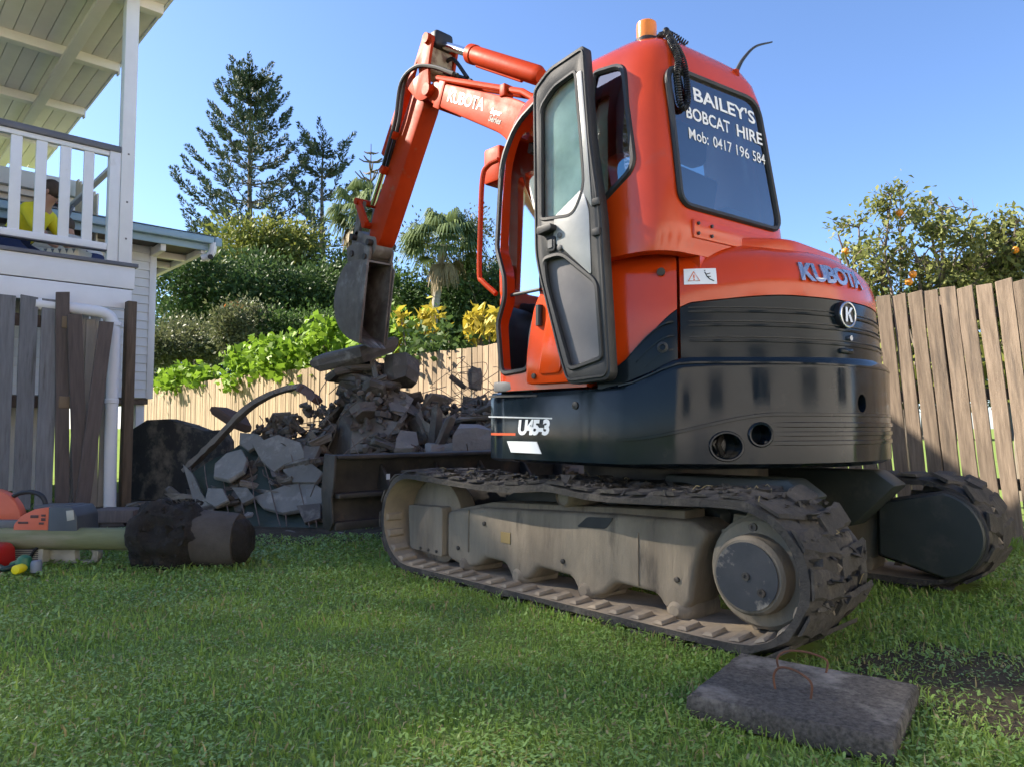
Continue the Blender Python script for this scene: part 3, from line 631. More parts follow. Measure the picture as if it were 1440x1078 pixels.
for s in (1, -1):
    m = MB(); m.loft([[(.55, .40 * s - .05, .30), (.55, .40 * s + .05, .30), (.55, .40 * s + .05, .44), (.55, .40 * s - .05, .44)], [(1.72, .46 * s - .05, .24), (1.72, .46 * s + .05, .24), (1.72, .46 * s + .05, .38), (1.72, .46 * s - .05, .38)]]); m.build('blade_arm', M_steel, EX, bevel=.012)
m = MB(); m.tube([(.55, 0, .40), (1.25, 0, .42)], .055, 14); bc = m.build('blade_cylinder', M_navy, EX); m = MB(); m.tube([(1.24, 0, .42), (1.72, 0, .43)], .028, 12); m.build('rod', M_chrome, bc)
m = MB(); m.b2(1.683, 1.686, .62, .645, .44, .475); m.build('label_plate', M_white, bl)

# ---------------------------------------------------------------- revolving base and counterweight
def outline(R0=1.0, n=64, side=.915, xf=.50, ins=0.0):
    """plan of the revolving frame: flat sides, semicircular tail"""
    Rr = R0 - ins; pts = []
    a0 = 112
    for k in range(n + 1):
        a = R(a0 + (360 - 2 * a0) * k / n); pts.append((Rr * math.cos(a), Rr * math.sin(a)))
    s = side - ins
    fr = [(-.18, -s - .012), (.05, -s), (.30, -s + .012), (.42, -s + .03), (xf - ins, -s + .11), (xf + .10 - ins, -.55), (xf + .16 - ins, -.2), (xf + .16 - ins, .2), (xf + .10 - ins, .5), (xf - ins, s - .11), (.42, s - .03), (.30, s - .012), (.05, s), (-.18, s + .012)]
    return pts + fr
def smooth01(t): t = max(0, min(1, t)); return t * t * (3 - 2 * t)
def base_top(x, y):
    a = math.degrees(math.atan2(abs(y), x)); return .928 + .105 * smooth01((a - 112) / 16) + .012 * smooth01((a - 140) / 40)
levels = [(0, .10), (0, .06), (.012, .03), (.05, .0), (.07, -.003), (.30, 0), (.90, 0), (.97, .004), (1, .016)]
rings = []
zb = .605
for k, (t, ins) in enumerate(levels):
    ring = []
    for x, y in outline(ins=max(ins, 0)):
        a = math.degrees(math.atan2(abs(y), x)); zt = base_top(x, y)
        z = zb + (zt - zb) * t + (0.02 if t == 0 and ins > .08 else 0)
        if t == 0: z = zb + (.012 if ins > .08 else .0)
        ring.append((x, y, z))
    rings.append(ring)
m = MB(); m.loft(rings)
base_me = m.mesh('base')
def rad_cyl(ang, z, r, depth, ez=1.0, R0=1.02):
    """cutter: cylinder pointing at the swing axis"""
    c = MB(); d = Vector((math.cos(R(ang)), math.sin(R(ang)), 0)); t = Vector((-d.y, d.x, 0)); rr = []
    for s in (R0 + .05, R0 - depth):
        rr.append([d * s + t * (r * math.cos(2 * math.pi * k / 28)) + Vector((0, 0, z + r * ez * math.sin(2 * math.pi * k / 28))) for k in range(28)])
    return c.loft(rr)
cuts = [rad_cyl(136, .693, .062, .13, .85), rad_cyl(143.6, .737, .045, .11, .95), rad_cyl(173.5, .862, .032, .14, 1.15)]
base_me = cut(base_me, cuts, ang=40)
base = link('counterweight', base_me, M_navy, EX)
def ridge(a0, a1, z, h, out, name, mt, R0=1.0, zf=None, parent=None, n=40, tap=True):
    m = MB(); rings = []
    for k in range(n + 1):
        a = a0 + (a1 - a0) * k / n; d = Vector((math.cos(R(a)), math.sin(R(a)), 0)); zz = z + (zf(a) if zf else 0)
        f = min(1, min(k, n - k) / 3) if tap else 1
        o_ = out * f; rings.append([d * (R0 - .01) + Vector((0, 0, zz - h)), d * (R0 + o_) + Vector((0, 0, zz - h * .55)), d * (R0 + o_) + Vector((0, 0, zz + h * .55)), d * (R0 - .01) + Vector((0, 0, zz + h))])
    m.loft(rings); return m.build(name, mt, parent, ang=60)
ridge(146.5, 214, .775, .014, .007, 'ridge', M_navy, zf=lambda a: .0, parent=base)
ridge(146.5, 214, .740, .013, .006, 'ridge', M_navy, parent=base)
ridge(144.5, 214, .705, .013, .006, 'ridge', M_navy, parent=base)
ridge(112, 214, .815, .010, .006, 'ridge', M_navy, zf=lambda a: -.10 + .10 * smooth01((a - 112) / 36), parent=base)
ridge(112.5, 247, 1.012, .006, .003, 'ridge', M_navy, zf=lambda a: -.085 * (1 - smooth01((a - 112) / 16)), parent=base)
for ang_, z_, r_, ez in ((136, .693, .062, .85), (143.6, .737, .045, .95)):
    m = MB(); d = Vector((math.cos(R(ang_)), math.sin(R(ang_)), 0)); t = Vector((-d.y, d.x, 0))
    m.tube([d * 1.002 + t * (r_ * math.cos(2 * math.pi * k / 28)) + Vector((0, 0, z_ + r_ * ez * math.sin(2 * math.pi * k / 28))) for k in range(29)], .006, 6, cap=False); m.build('recess_rim', M_navy, base)
# shackle inside the tie-down recess
m = MB(); d = Vector((math.cos(R(136)), math.sin(R(136)), 0)); m.tube([d * .93 + Vector((0, 0, .66)), d * .95 + Vector((.01, .02, .70)), d * .93 + Vector((0, 0, .73))], .012, 6); m.build('tie_down_pin', M_steel, base)
def fit_text(s_, fn, w, h, **kw):
    """lettering scaled to a given width and height in its own plane"""
    me = text(s_, lambda x, y, z: (x, y, z), **kw)
    xs = [v.co.x for v in me.vertices]; ys = [v.co.y for v in me.vertices]; x0, x1, y0, y1 = min(xs), max(xs), min(ys), max(ys)
    for v in me.vertices: v.co = Vector(fn((v.co.x - x0) / (x1 - x0) * w, (v.co.y - y0) / (y1 - y0) * h, v.co.z))
    return me
# lettering on the left side of the frame
def sidefn(x0, z0, y): return lambda x, yy, zz: (x0 - x, y + zz, z0 + yy)
def side_y(x): return .915 - .012 * smooth01((x - .05) / .25) + .0035 if x > 0 else .9185 + .012 * smooth01(-x / .2)
def sidetext(s, x0, z0, **kw):
    return text(s, lambda x, y, z: (x0 - x, side_y(x0 - x), z0 + y), **kw)
# text reads left to right towards -x when seen from +y
link('model_number', fit_text('U45-3', lambda x, y, z: (.205 - x, side_y(.205 - x), .730 + y), .208, .070, size=.1, bold=.005, shear=.15, space=.86), M_white, base)
m = MB(); m.prism([(.395, .728), (.225, .728), (.225, .739), (.395, .739)], 'y', .87, .9065); m.build('stripe', M_orangestripe, base)
m = MB(); m.prism([(.40, .812), (-.03, .800), (-.03, .806), (.40, .818)], 'y', .897, .9185); m.build('stripe', M_decal, base)
m = MB(); m.prism([(.245, .652), (.05, .650), (.08, .702), (.272, .702)], 'y', .903, .9175); m.build('rating_plate', M_white, base)
for x_, z_ in ((-.16, .855),):
    m = MB(); m.lathe([(.016, .913), (.016, .932), (.008, .934)], (x_, 0, z_), 'y', 12); m.build('bolt', M_blk, base)
m = MB(); m.prism([(.40, .905), (.08, .90), (.08, .908), (.40, .914)], 'y', .897, .9165); m.build('step_edge', M_blk, base)

# ---------------------------------------------------------------- engine cover and bonnet
ZS = 5
def zb_red(a):          # lower edge of the red bonnet / top of the black cover
    a = 180 - abs(180 - a)
    return .985 + .262 * smooth01((a - 108) / 22) + .035 * smooth01((a - 124) / 30)
def cov_R(z, a):
    return .972 - .020 * smooth01((z - 1.03) / .28)
def strip(a0, a1, zlo, zhi, Rf, n=48, nz=10, back=.05):
    """shell between two heights over an angular range, closed at the back"""
    rings = []
    for k in range(n + 1):
        a = a0 + (a1 - a0) * k / n; d = Vector((math.cos(R(a)), math.sin(R(a)), 0)); lo, hi = zlo(a), zhi(a)
        f = [(Rf(lo + (hi - lo) * j / nz, a), lo + (hi - lo) * j / nz) for j in range(nz + 1)]
        b = [(r - back, z) for r, z in (f[-1], f[0])]
        rings.append([d * r + Vector((0, 0, z)) for r, z in f + b])
    return MB().loft(rings)
for nm, a0, a1 in (('engine_cover', 126.6, 246), ('side_cover', 107, 125.9)):
    o = strip(a0, a1, lambda a: base_top(math.cos(R(a)), math.sin(R(a))) - .01, lambda a: zb_red(a), cov_R, nz=8).build(nm, M_cover, EX, bevel=0, ang=50)
    if nm == 'engine_cover': ecov = o
    else: scov = o
for z_ in (1.215, 1.160, 1.098):
    ridge(128.5, 244, z_, .007, .0045, 'moulded_rib', M_cover, R0=cov_R(z_, 0) + .002, parent=ecov, n=60)
    ridge(128.5, 244, z_ + .016, .0035, .0015, 'groove', M_blk, R0=cov_R(z_, 0) + .001, parent=ecov, n=60)
for q in (.06, .115, .17):
    ridge(112 + q * 35, 125, 1.235 - q, .006, .004, 'moulded_rib', M_cover, R0=cov_R(1.1, 0) + .002, parent=scov, zf=lambda a: -.235 * (1 - smooth01((a - 106) / 19)), n=24)
for a_, z_ in ((122.5, 1.075),):
    d = Vector((math.cos(R(a_)), math.sin(R(a_)), 0)); t = Vector((-d.y, d.x, 0)); m = MB()
    m.loft([[d * s + (t * math.cos(2 * math.pi * k / 14) + Vector((0, 0, 1)) * math.sin(2 * math.pi * k / 14)) * r + Vector((0, 0, z_)) for k in range(14)] for s, r in ((.95, .022), (.975, .022), (.978, .012), (.965, .010))]); m.build('cover_lock', M_blk, scov)
def red_R(z, a):
    lo = zb_red(a); t = max(0, min(1, (z - lo) / max(.05, (1.545 - lo))))
    flat = 180 - abs(180 - a)
    rt = .60 + .05 * math.cos(R(a - 150))
    return .955 - (.955 - rt) * (1 - math.sqrt(max(0, 1 - t ** 2.6)))
o = strip(126.6, 246, lambda a: zb_red(a) + .004, lambda a: 1.545, red_R, nz=22, back=.02).build('bonnet', M_red, EX, ang=50); bon = o
o = strip(104, 125.9, lambda a: zb_red(a) + .004, lambda a: 1.50, lambda z, a: .955 - (.955 - .88) * smooth01((z - 1.38) / .13) - .015 * smooth01((z - 1.2) / .2), nz=16, back=.10).build('side_panel', M_red, EX, ang=50); spn = o
m = MB(); m.prism([(-.15, .70), (-.62, .70), (-.60, -.5), (-.15, -.5)], 'z', 1.0, 1.53); m.build('engine_bulkhead', M_red, EX)
m = MB(); m.prism(rpoly([(-.80, .32), (-.60, .55), (-.20, .6), (-.15, -.75), (-.62, -.62), (-.80, -.2)], .1), 'z', 1.40, 1.546); m.build('bonnet_top', M_red, EX, bevel=.03, seg=3)
# warning decal on the bonnet
def polar(a0, z0, R0): 
    return lambda x, y, z: ((R0 + z) * math.cos(R(a0) + x / R0), (R0 + z) * math.sin(R(a0) + x / R0), z0 + y)
def polar_quad(a0, a1, z0, z1, Rf, name, mt, parent, n=8, nz=3, lift=.003):
    m = MB(); vs = []
    for i in range(n + 1):
        for j in range(nz + 1):
            a = a0 + (a1 - a0) * i / n; z = z0 + (z1 - z0) * j / nz; r = Rf(z, a) + lift; vs.append((r * math.cos(R(a)), r * math.sin(R(a)), z))
    m.add(vs, [(i * (nz + 1) + j, (i + 1) * (nz + 1) + j, (i + 1) * (nz + 1) + j + 1, i * (nz + 1) + j + 1) for i in range(n) for j in range(nz)])
    return m.build(name, mt, parent)
dq = polar_quad(127.6, 135.2, 1.322, 1.388, red_R, 'warning_decal', M_white, bon)
def onred(a0, z0): return lambda x, y, z: ((red_R(z0 + y, a0) + .005 + z) * math.cos(R(a0 + math.degrees(x / .95))), (red_R(z0 + y, a0) + .005 + z) * math.sin(R(a0 + math.degrees(x / .95))), z0 + y)
def tri_outline(c, s, w, fn):
    P = [(c[0], c[1] + s), (c[0] - s * .9, c[1] - s * .6), (c[0] + s * .9, c[1] - s * .6)]
    m = MB(); m.tube([fn(*p, .001) for p in (P + P[:2])], w, 4, cap=False); return m
M_warn = mat('warning_orange', (.75, .16, .03, 1), rough=.5)
fn = onred(127.8, 1.323)
tri_outline((.035, .028), .024, .0018, fn).build('hazard_triangle', M_warn, bon)
me = text('!', lambda x, y, z: fn(x + .031, y + .016, z), size=.032, bold=.001); link('hazard_mark', me, M_warn, bon)
m = MB()
for seg in (((.078, .05), (.086, .030), (.096, .02)), ((.082, .040), (.099, .044)), ((.086, .030), (.100, .030)), ((.096, .020), (.112, .012)), ((.076, .055), (.081, .057))):
    m.tube([fn(*q, .001) for q in seg], .0022, 4)
m.build('hazard_figure', M_blk, bon)
m = MB(); d = Vector((math.cos(R(122.3)), math.sin(R(122.3)), 0)); m.tube([d * .925 + Vector((0, 0, 1.378)), d * .957 + Vector((0, 0, 1.378))], .016, 12); m.build('bonnet_bolt', M_steel, spn)
# raised chrome lettering and round badge on the tail
def redtext(s, a0, z0, **kw):
    def f(x, y, z):
        a = a0 + math.degrees(x / .93); zz = z0 + y; r = red_R(zz, a) + .002 + max(0, z) ; return (r * math.cos(R(a)), r * math.sin(R(a)), zz)
    return text(s, f, **kw)
link('maker_lettering', redtext('KUBOTA', 156.4, 1.352, size=.105, bold=.004, ext=.008, shear=.1, space=.93), M_chromeblue, bon)
d0 = 170.5; d = Vector((math.cos(R(d0)), math.sin(R(d0)), 0)); t = Vector((-d.y, d.x, 0)); zc = 1.222
def disc(r0, r1, h0, h1, name, mt, par, n=32):
    m = MB(); m.loft([[d * h + (t * math.cos(2 * math.pi * k / n) + Vector((0, 0, 1)) * math.sin(2 * math.pi * k / n)) * r + Vector((0, 0, zc)) for k in range(n)] for r, h in ((r0, .95), (r0, h0), (r1, h1))]); return m.build(name, mt, par)
bd = disc(.056, .053, .975, .978, 'badge', M_blk, ecov)
m = MB(); m.tube([d * .98 + (t * math.cos(2 * math.pi * k / 32) + Vector((0, 0, 1)) * math.sin(2 * math.pi * k / 32)) * .050 + Vector((0, 0, zc)) for k in range(33)], .0055, 8, cap=False); m.build('badge_ring', M_chromeblue, bd)
m = MB()
def bq(p): return d * .981 + t * p[0] + Vector((0, 0, zc + p[1]))
for poly in ([(-.022, .03), (-.008, .03), (-.008, -.03), (-.022, -.03)], [(-.008, .004), (.012, .03), (.028, .03), (-.002, -.006)], [(-.004, .002), (.006, .010), (.028, -.03), (.012, -.03)]):
    n = len(poly); m.add([bq(p) for p in poly] + [bq(p) + d * .004 for p in poly], [tuple(range(n)), tuple(range(2 * n - 1, n - 1, -1))] + [(i, (i + 1) % n, n + (i + 1) % n, n + i) for i in range(n)])
m.build('badge_letter', M_chromeblue, bd, smooth=False)
m = MB(); d1 = Vector((math.cos(R(172)), math.sin(R(172)), 0)); m.tube([d1 * .95 + Vector((0, 0, 1.128)), d1 * .978 + Vector((0, 0, 1.128))], .011, 12); m.build('key_lock', M_chromeblue, ecov)
m = MB(); d1 = Vector((math.cos(R(170)), math.sin(R(170)), 0)); t1 = Vector((-d1.y, d1.x, 0)); m.box(d1 * .972 + Vector((0, 0, 1.072)), (.02, .09, .022), (0, 0, R(170))); m.build('bonnet_latch', M_cover, ecov, bevel=.008)

# ---------------------------------------------------------------- cab
def cabring(z, yl, yr, xf, xr, r=.13, ins=0.0):
    return [(x, y, z) for x, y in rpoly([(xf - ins, yl - ins), (xr + ins, yl - ins), (xr - TILT * (yl - yr) + ins, yr + ins), (xf - ins, yr + ins)], [max(.03, r - ins * .5)] * 4, 8)]
TILT = .11 / .9
spec = [(.93, .925, .06, .385, -.50), (1.30, .93, .06, .385, -.56), (1.50, .935, .07, .385, -.605), (1.56, .932, .075, .385, -.602), (1.80, .925, .095, .380, -.590), (2.05, .912, .12, .365, -.572), (2.20, .895, .14, .335, -.556), (2.28, .872, .16, .295, -.540), (2.335, .842, .19, .24, -.518), (2.38, .79, .23, .17, -.475), (2.42, .70, .30, .08, -.40), (2.44, .60, .38, -.01, -.31), (2.446, .52, .44, -.06, -.24)]
def cabrings(ins=0, zo=0): return [cabring(z - (zo if z > 2.1 else 0) + (zo if z < 1 else 0), yl, yr, xf, xr, .15, ins) for z, yl, yr, xf, xr in spec]
outer = MB().loft(cabrings()).mesh('cab', smooth=False)
inner = MB().loft(cabrings(.055, .05))
dop = rpoly([(.315, 2.02), (.24, 2.17), (.06, 2.29), (-.02, 2.28), (-.02, 1.42), (.10, 1.20), (.12, 1.02), (.30, 1.01), (.325, 1.25), (.275, 1.36), (.275, 1.46), (.33, 1.60)], [.08, .06, .05, .03, .05, .06, .04, .04, .03, .03, .03, .03], 4)
c_door = MB().prism(dop, 'y', .60, 1.2)
swin = rpoly([(-.235, 2.26), (-.40, 2.235), (-.475, 1.78), (-.30, 1.67), (-.235, 1.70)], [.03, .06, .05, .03, .02], 5)
c_sw = MB().prism(swin, 'y', .6, 1.2)
rwin = rpoly([(.84, 2.185), (.265, 2.195), (.185, 1.62), (.82, 1.625)], [.075, .08, .06, .06], 7)
c_rw = MB().prism(rwin, 'x', -1.2, -.28)
c_fw = MB().prism(rpoly([(.845, 2.17), (.22, 2.17), (.14, .99), (.865, .99)], .05), 'x', .2, .8)
c_rs = MB().prism(rpoly([(.24, 2.2), (-.30, 2.2), (-.34, 1.5), (.27, 1.3)], .06), 'y', -.5, .25)
cab_me = cut(outer, [inner, c_door, c_sw, c_rw, c_fw, c_rs, MB().b2(-1.2, -.22, -1, 1.3, .8, 1.44)], ang=32)
cab = link('cab_frame', cab_me, M_red, EX)
# window glass and rubber seals
def seal(poly, fn, r, name, parent, mt=M_blk):
    m = MB(); P = [fn(p) for p in poly]; m.tube(P + [P[0], P[1]], r, 6, cap=False); return m.build(name, mt, parent)
def rear_x(y, z): 
    for k in range(len(spec) - 1):
        if spec[k][0] <= z <= spec[k + 1][0]:
            t = (z - spec[k][0]) / (spec[k + 1][0] - spec[k][0]); yl, yr, xr = [spec[k][j] + (spec[k + 1][j] - spec[k][j]) * t for j in (1, 2, 4)]; break
    return xr - TILT * (yl - y)
def side_yl(z):
    for k in range(len(spec) - 1):
        if spec[k][0] <= z <= spec[k + 1][0]:
            t = (z - spec[k][0]) / (spec[k + 1][0] - spec[k][0]); return spec[k][1] + (spec[k + 1][1] - spec[k][1]) * t
def pane(poly, fn, name, parent, mt=M_glass):
    c = (sum(p[0] for p in poly) / len(poly), sum(p[1] for p in poly) / len(poly)); n = len(poly); m = MB(); vs = []
    for s in (1, .66, .33): vs += [fn((c[0] + (p[0] - c[0]) * s, c[1] + (p[1] - c[1]) * s)) for p in poly]
    vs.append(fn(c)); fs = [(k * n + i, k * n + (i + 1) % n, (k + 1) * n + (i + 1) % n, (k + 1) * n + i) for k in range(2) for i in range(n)] + [(2 * n + i, 2 * n + (i + 1) % n, 3 * n) for i in range(n)]
    m.add(vs, fs); return m.build(name, mt, parent)
rw = pane(rwin, lambda p: (rear_x(*p) - .002, p[0], p[1]), 'rear_window', EX)
seal(rwin, lambda p: (rear_x(*p) - .004, p[0], p[1]), .013, 'window_seal', rw)
sw = pane(swin, lambda p: (p[0], side_yl(p[1]) - .004, p[1]), 'side_window', EX)
seal(swin, lambda p: (p[0], side_yl(p[1]), p[1]), .014, 'window_seal', sw)
fwp = rpoly([(.845, 2.17), (.22, 2.17), (.14, .99), (.865, .99)], .05)
fwn = pane(fwp, lambda p: (.34 if p[1] < 1.9 else .34 - .03 * (p[1] - 1.9) / .3, p[0], p[1]), 'windscreen', EX, glassmat('clear_cab_glass', (.78, .86, .86, 1), refl=.02))
seal(dop, lambda p: (p[0], side_yl(p[1]) - .003, p[1]), .013, 'door_seal', cab)
# cab interior: floor, seat, levers
m = MB(); m.b2(-.45, .34, -.0, .86, .935, .965); m.build('cab_floor', M_grey, EX)
m = MB(); m.prism(rpoly([(-.42, 1.0), (-.02, 1.0), (.0, 1.33), (-.04, 1.42), (-.40, 1.40)], .04), 'y', .27, .74); st = m.build('operator_seat', M_blk, EX, bevel=.03, seg=3)
m = MB(); m.prism(rpoly([(-.28, 1.40), (-.38, 1.42), (-.47, 1.88), (-.36, 1.90)], .04), 'y', .30, .71); m.build('backrest', M_blk, st, bevel=.035, seg=3)
m = MB(); m.prism(rpoly([(-.38, 1.92), (-.47, 1.92), (-.48, 2.07), (-.39, 2.07)], .03), 'y', .39, .62); m.build('headrest', M_blk, st, bevel=.03, seg=3)
for y in (.21, .79):
    m = MB(); m.b2(-.33, .10, y - .06, y + .06, 1.40, 1.47); cs = m.build('control_console', M_blk, EX, bevel=.03, seg=3)
    m = MB(); m.tube(curve_pts([(.05, y, 1.46), (.07, y, 1.56), (.10, y, 1.66)], 4), [.012] * 5 + [.024] * 4, 10); m.build('joystick', M_blk, cs)
m = MB(); m.tube(curve_pts([(.10, .80, 1.05), (.16, .80, 1.45), (.10, .80, 1.62), (-.02, .80, 1.60)], 6), .014, 8); m.build('grab_handle', M_blk, EX)
m = MB(); m.tube(curve_pts([(-.40, .74, 1.62), (-.42, .80, 1.78), (-.42, .78, 1.95)], 6), .012, 8); m.build('seat_belt_hoop', M_grey, EX)
m = MB(); m.b2(-.56, -.48, .20, .38, 1.60, 1.72); m.build('rear_shelf_box', M_grey, EX, bevel=.01)
m = MB(); m.b2(.27, .33, .40, .70, 2.12, 2.19); m.build('sun_visor', M_blk, EX, bevel=.01)
# cab front lower sill panels seen through the door
m = MB(); m.prism(rpoly([(.10, .95), (-.30, .95), (-.30, 1.46), (-.05, 1.44), (.05, 1.28), (.095, 1.08)], .03, 3), 'y', .935, .965); sp = m.build('sill_panel', M_red, EX, bevel=.012)
m = MB(); m.prism(rpoly([(.02, .99), (-.12, .99), (-.12, 1.25), (-.04, 1.25)], .03, 3), 'y', .962, .975); m.build('sill_rib', M_red, sp, bevel=.008)
m = MB(); m.lathe([(.012, .962), (.012, .972), (.006, .973)], (.045, 0, .985), 'y', 10); m.build('bolt', M_steel, sp)
m = MB(); m.b2(.13, .36, .78, .925, .928, .975); m.build('door_step', M_grey, EX, bevel=.008)
# flange under the rear window
def flange(y0, y1, z0, z1, nm):
    m = MB(); rings = []
    for k in range(13):
        y = y0 + (y1 - y0) * k / 12; x = rear_x(y, 1.56) - .012; rings.append([(x + .03, y, z0), (x, y, z0), (x - .002, y, z1), (x + .03, y, z1)])
    m.loft(rings); f = m.build(nm, M_red, EX, bevel=.004)
    return f
fl = flange(.76, .10, 1.50, 1.575, 'cab_flange')
for y in (.74, .66, .20, .13):
    for z in (1.518, 1.558):
        m = MB(); x = rear_x(y, 1.56) - .014; m.tube([(x + .01, y, z), (x - .006, y, z)], .007, 8); m.build('bolt', M_steel, fl)
# lettering on the rear window
def reartext(s_, y0, y1, z0, z1, **kw):
    return fit_text(s_, lambda x, y, z: (rear_x(y0 - x, z0 + y) - .0035, y0 - x, z0 + y), y0 - y1, z1 - z0, size=.1, **kw)
link('lettering', reartext("BAILEY'S", .69, .29, 2.078, 2.140, bold=.0022), M_white, rw)
link('lettering', reartext("BOBCAT", .748, .475, 1.990, 2.044, bold=.002), M_white, rw)
link('lettering', reartext("HIRE", .43, .255, 1.992, 2.046, bold=.002), M_white, rw)
for w_, a_, b_ in (('Mob:', .742, .625), ('0417', .595, .475), ('196', .445, .36), ('584', .335, .248)): link('lettering', reartext(w_, a_, b_, 1.905, 1.952, bold=.0005), M_white, rw)
# open door folded back against the cab side
YD = 1.0
dpoly = rpoly([(-.005, 2.225), (-.10, 2.285), (-.30, 2.31), (-.335, 1.9), (-.385, 1.60), (-.425, .97), (-.41, .945), (-.205, .935), (-.165, 1.03), (-.04, 1.40), (-.015, 1.50)], [.03, .03, .02, .05, .05, .02, .02, .03, .04, .05, .04], 4)
gl = rpoly([(-.055, 2.13), (-.13, 2.19), (-.255, 2.215), (-.285, 1.90), (-.30, 1.72), (-.24, 1.62), (-.055, 1.64)], [.03, .03, .02, .03, .05, .04, .02], 4)
lp = rpoly([(-.07, 1.47), (-.175, 1.475), (-.36, 1.33), (-.385, 1.03), (-.215, .995), (-.085, 1.36)], [.03, .04, .03, .02, .03, .04], 4)
dm = MB().prism(dpoly, 'y', YD - .028, YD + .022).mesh('door', smooth=False)
dm = cut(dm, [MB().prism(gl, 'y', .8, 1.2), MB().prism(lp, 'y', .8, 1.2)], bevel=.006, ang=35)
door = link('cab_door', dm, M_blk, EX)
m = MB().prism(gl, 'y', YD - .008, YD - .004); m.build('door_glass', M_doorglass, door, smooth=False)
m = MB().prism(lp, 'y', YD - .01, YD - .002); m.build('lower_pane', M_doorpanel, door, smooth=False)
seal(gl, lambda p: (p[0], YD + .018, p[1]), .011, 'glass_seal', door); seal(lp, lambda p: (p[0], YD + .020, p[1]), .012, 'pane_seal', door)
seal([((p[0] + .2) * .94 - .2, (p[1] - 1.6) * .975 + 1.6) for p in dpoly], lambda p: (p[0], YD + .022, p[1]), .006, 'edge_seal', door)
# pressed metal plate with the lock, catching the light
M_plate = mat('bare_grey_plate', (.42, .42, .40, 1), (.34, .34, .33, 1), rough=.42, metal=.2, scale=7, bump=.06, bscale=30)
m = MB().prism(rpoly([(-.135, 1.635), (-.295, 1.72), (-.325, 1.62), (-.335, 1.36), (-.18, 1.495), (-.13, 1.53)], .015, 3), 'y', YD + .021, YD + .0255); m.build('lock_plate', M_plate, door, bevel=.002)
m = MB().prism(rpoly([(-.262, 2.20), (-.29, 2.205), (-.318, 1.9), (-.34, 1.63), (-.296, 1.70), (-.288, 1.9)], .008, 3), 'y', YD + .021, YD + .0255); m.build('pillar_plate', M_plate, door, bevel=.002)
m = MB().prism(rpoly([(-.065, 1.60), (-.15, 1.60), (-.15, 1.575), (-.065, 1.565)], .01, 3), 'y', YD + .02, YD + .06); m.build('door_handle', M_blk, door, bevel=.008)
m = MB().prism(rpoly([(-.095, 1.555), (-.145, 1.555), (-.145, 1.49), (-.095, 1.49)], .012, 3), 'y', YD + .02, YD + .032); lk = m.build('latch', M_blk, door, bevel=.004)
m = MB().prism(rpoly([(-.108, 1.54), (-.132, 1.54), (-.132, 1.505), (-.108, 1.505)], .004, 3), 'y', YD + .03, YD + .036); m.build('latch_hole', M_grey, lk)
for z in (1.55, 1.50):
    m = MB(); m.lathe([(.012, YD + .02), (.012, YD + .031), (.006, YD + .033)], (-.168, 0, z), 'y', 10); m.build('knob', M_grey, door)
for z in (1.51, 1.63):
    m = MB().b2(-.385, -.345, YD + .02, YD + .034, z, z + .03); m.build('striker', M_blk, door, bevel=.004)
for z in (1.2, 2.0):
    m = MB(); m.tube([(.008, YD - .03, z), (.008, YD - .03, z + .09)], .016, 10); m.build('hinge', M_blk, door)
m = MB(); m.tube([(-.01, .98, 1.355), (.26, .90, 1.375)], .008, 8); m.build('door_stay', M_blk, EX)
# outside grab rail beside the front pillar
m = MB(); m.tube(curve_pts([(.335, .915, 2.035), (.40, .925, 2.02), (.435, .93, 1.96), (.45, .93, 1.70), (.455, .93, 1.50), (.43, .93, 1.46), (.345, .92, 1.39)], 6), .0125, 10); m.build('grab_rail', M_redarm, EX)
# beacon, coiled lead, aerial
bx0, by0 = -.375, .70
m = MB(); m.lathe([(.050, 2.37), (.050, 2.412), (.042, 2.417)], (bx0, by0, 0), 'z', 24); bc = m.build('beacon_base', M_blk, EX)
m = MB(); m.lathe([(.043, 2.415), (.044, 2.47), (.042, 2.486), (.034, 2.493), (.01, 2.494)], (bx0, by0, 0), 'z', 28); m.build('amber_lens', M_orange_lens, bc)
def coil(path, r, turns, w, name):
    P = curve_pts(path, 16); n = int(turns * 10); out = []
    ls = [0]
    for i in range(1, len(P)): ls.append(ls[-1] + (P[i] - P[i - 1]).length)
    up = Vector((0, 1, 0))
    for k in range(n + 1):
        s = ls[-1] * k / n; i = min(len(P) - 2, max(j for j in range(len(ls)) if ls[j] <= s)); t = (s - ls[i]) / max(1e-6, ls[i + 1] - ls[i]); p = P[i].lerp(P[i + 1], t); tg = (P[i + 1] - P[i]).normalized()
        a = up - tg * up.dot(tg); a.normalize(); b = tg.cross(a); th = 2 * math.pi * k / 10
        out.append(p + (a * math.cos(th) + b * math.sin(th)) * r)
    m = MB(); m.tube(out, w, 5); return m.build(name, M_hose, EX)
coil([(-.45, .715, 2.40), (-.50, .73, 2.375), (-.56, .745, 2.29), (-.595, .75, 2.20), (-.605, .745, 2.08), (-.605, .765, 2.025), (-.605, .80, 2.03), (-.60, .815, 2.14)], .011, 58, .0033, 'coiled_lead')
coil([(-.60, .815, 2.14), (-.59, .79, 2.22), (-.545, .765, 2.31), (-.49, .72, 2.40), (-.46, .67, 2.425), (-.47, .62, 2.42), (-.50, .585, 2.39)], .011, 42, .0033, 'coiled_lead')
m = MB(); m.tube([(-.40, .70, 2.40), (-.44, .71, 2.395), (-.46, .715, 2.41)], .005, 6); m.build('beacon_cable', M_hose, EX)
m = MB(); m.lathe([(.018, 0), (.018, .025), (.010, .03)], (-.58, .335, 2.305), 'z', 12); ar = m.build('aerial_base', M_redarm, EX)
m = MB(); P = curve_pts([(-.585, .33, 2.33), (-.59, .28, 2.40), (-.60, .19, 2.485), (-.61, .05, 2.555)], 6); m.tube(P, [.010 - .0065 * k / (len(P) - 1) for k in range(len(P))], 8); m.build('whip', M_blk, ar)

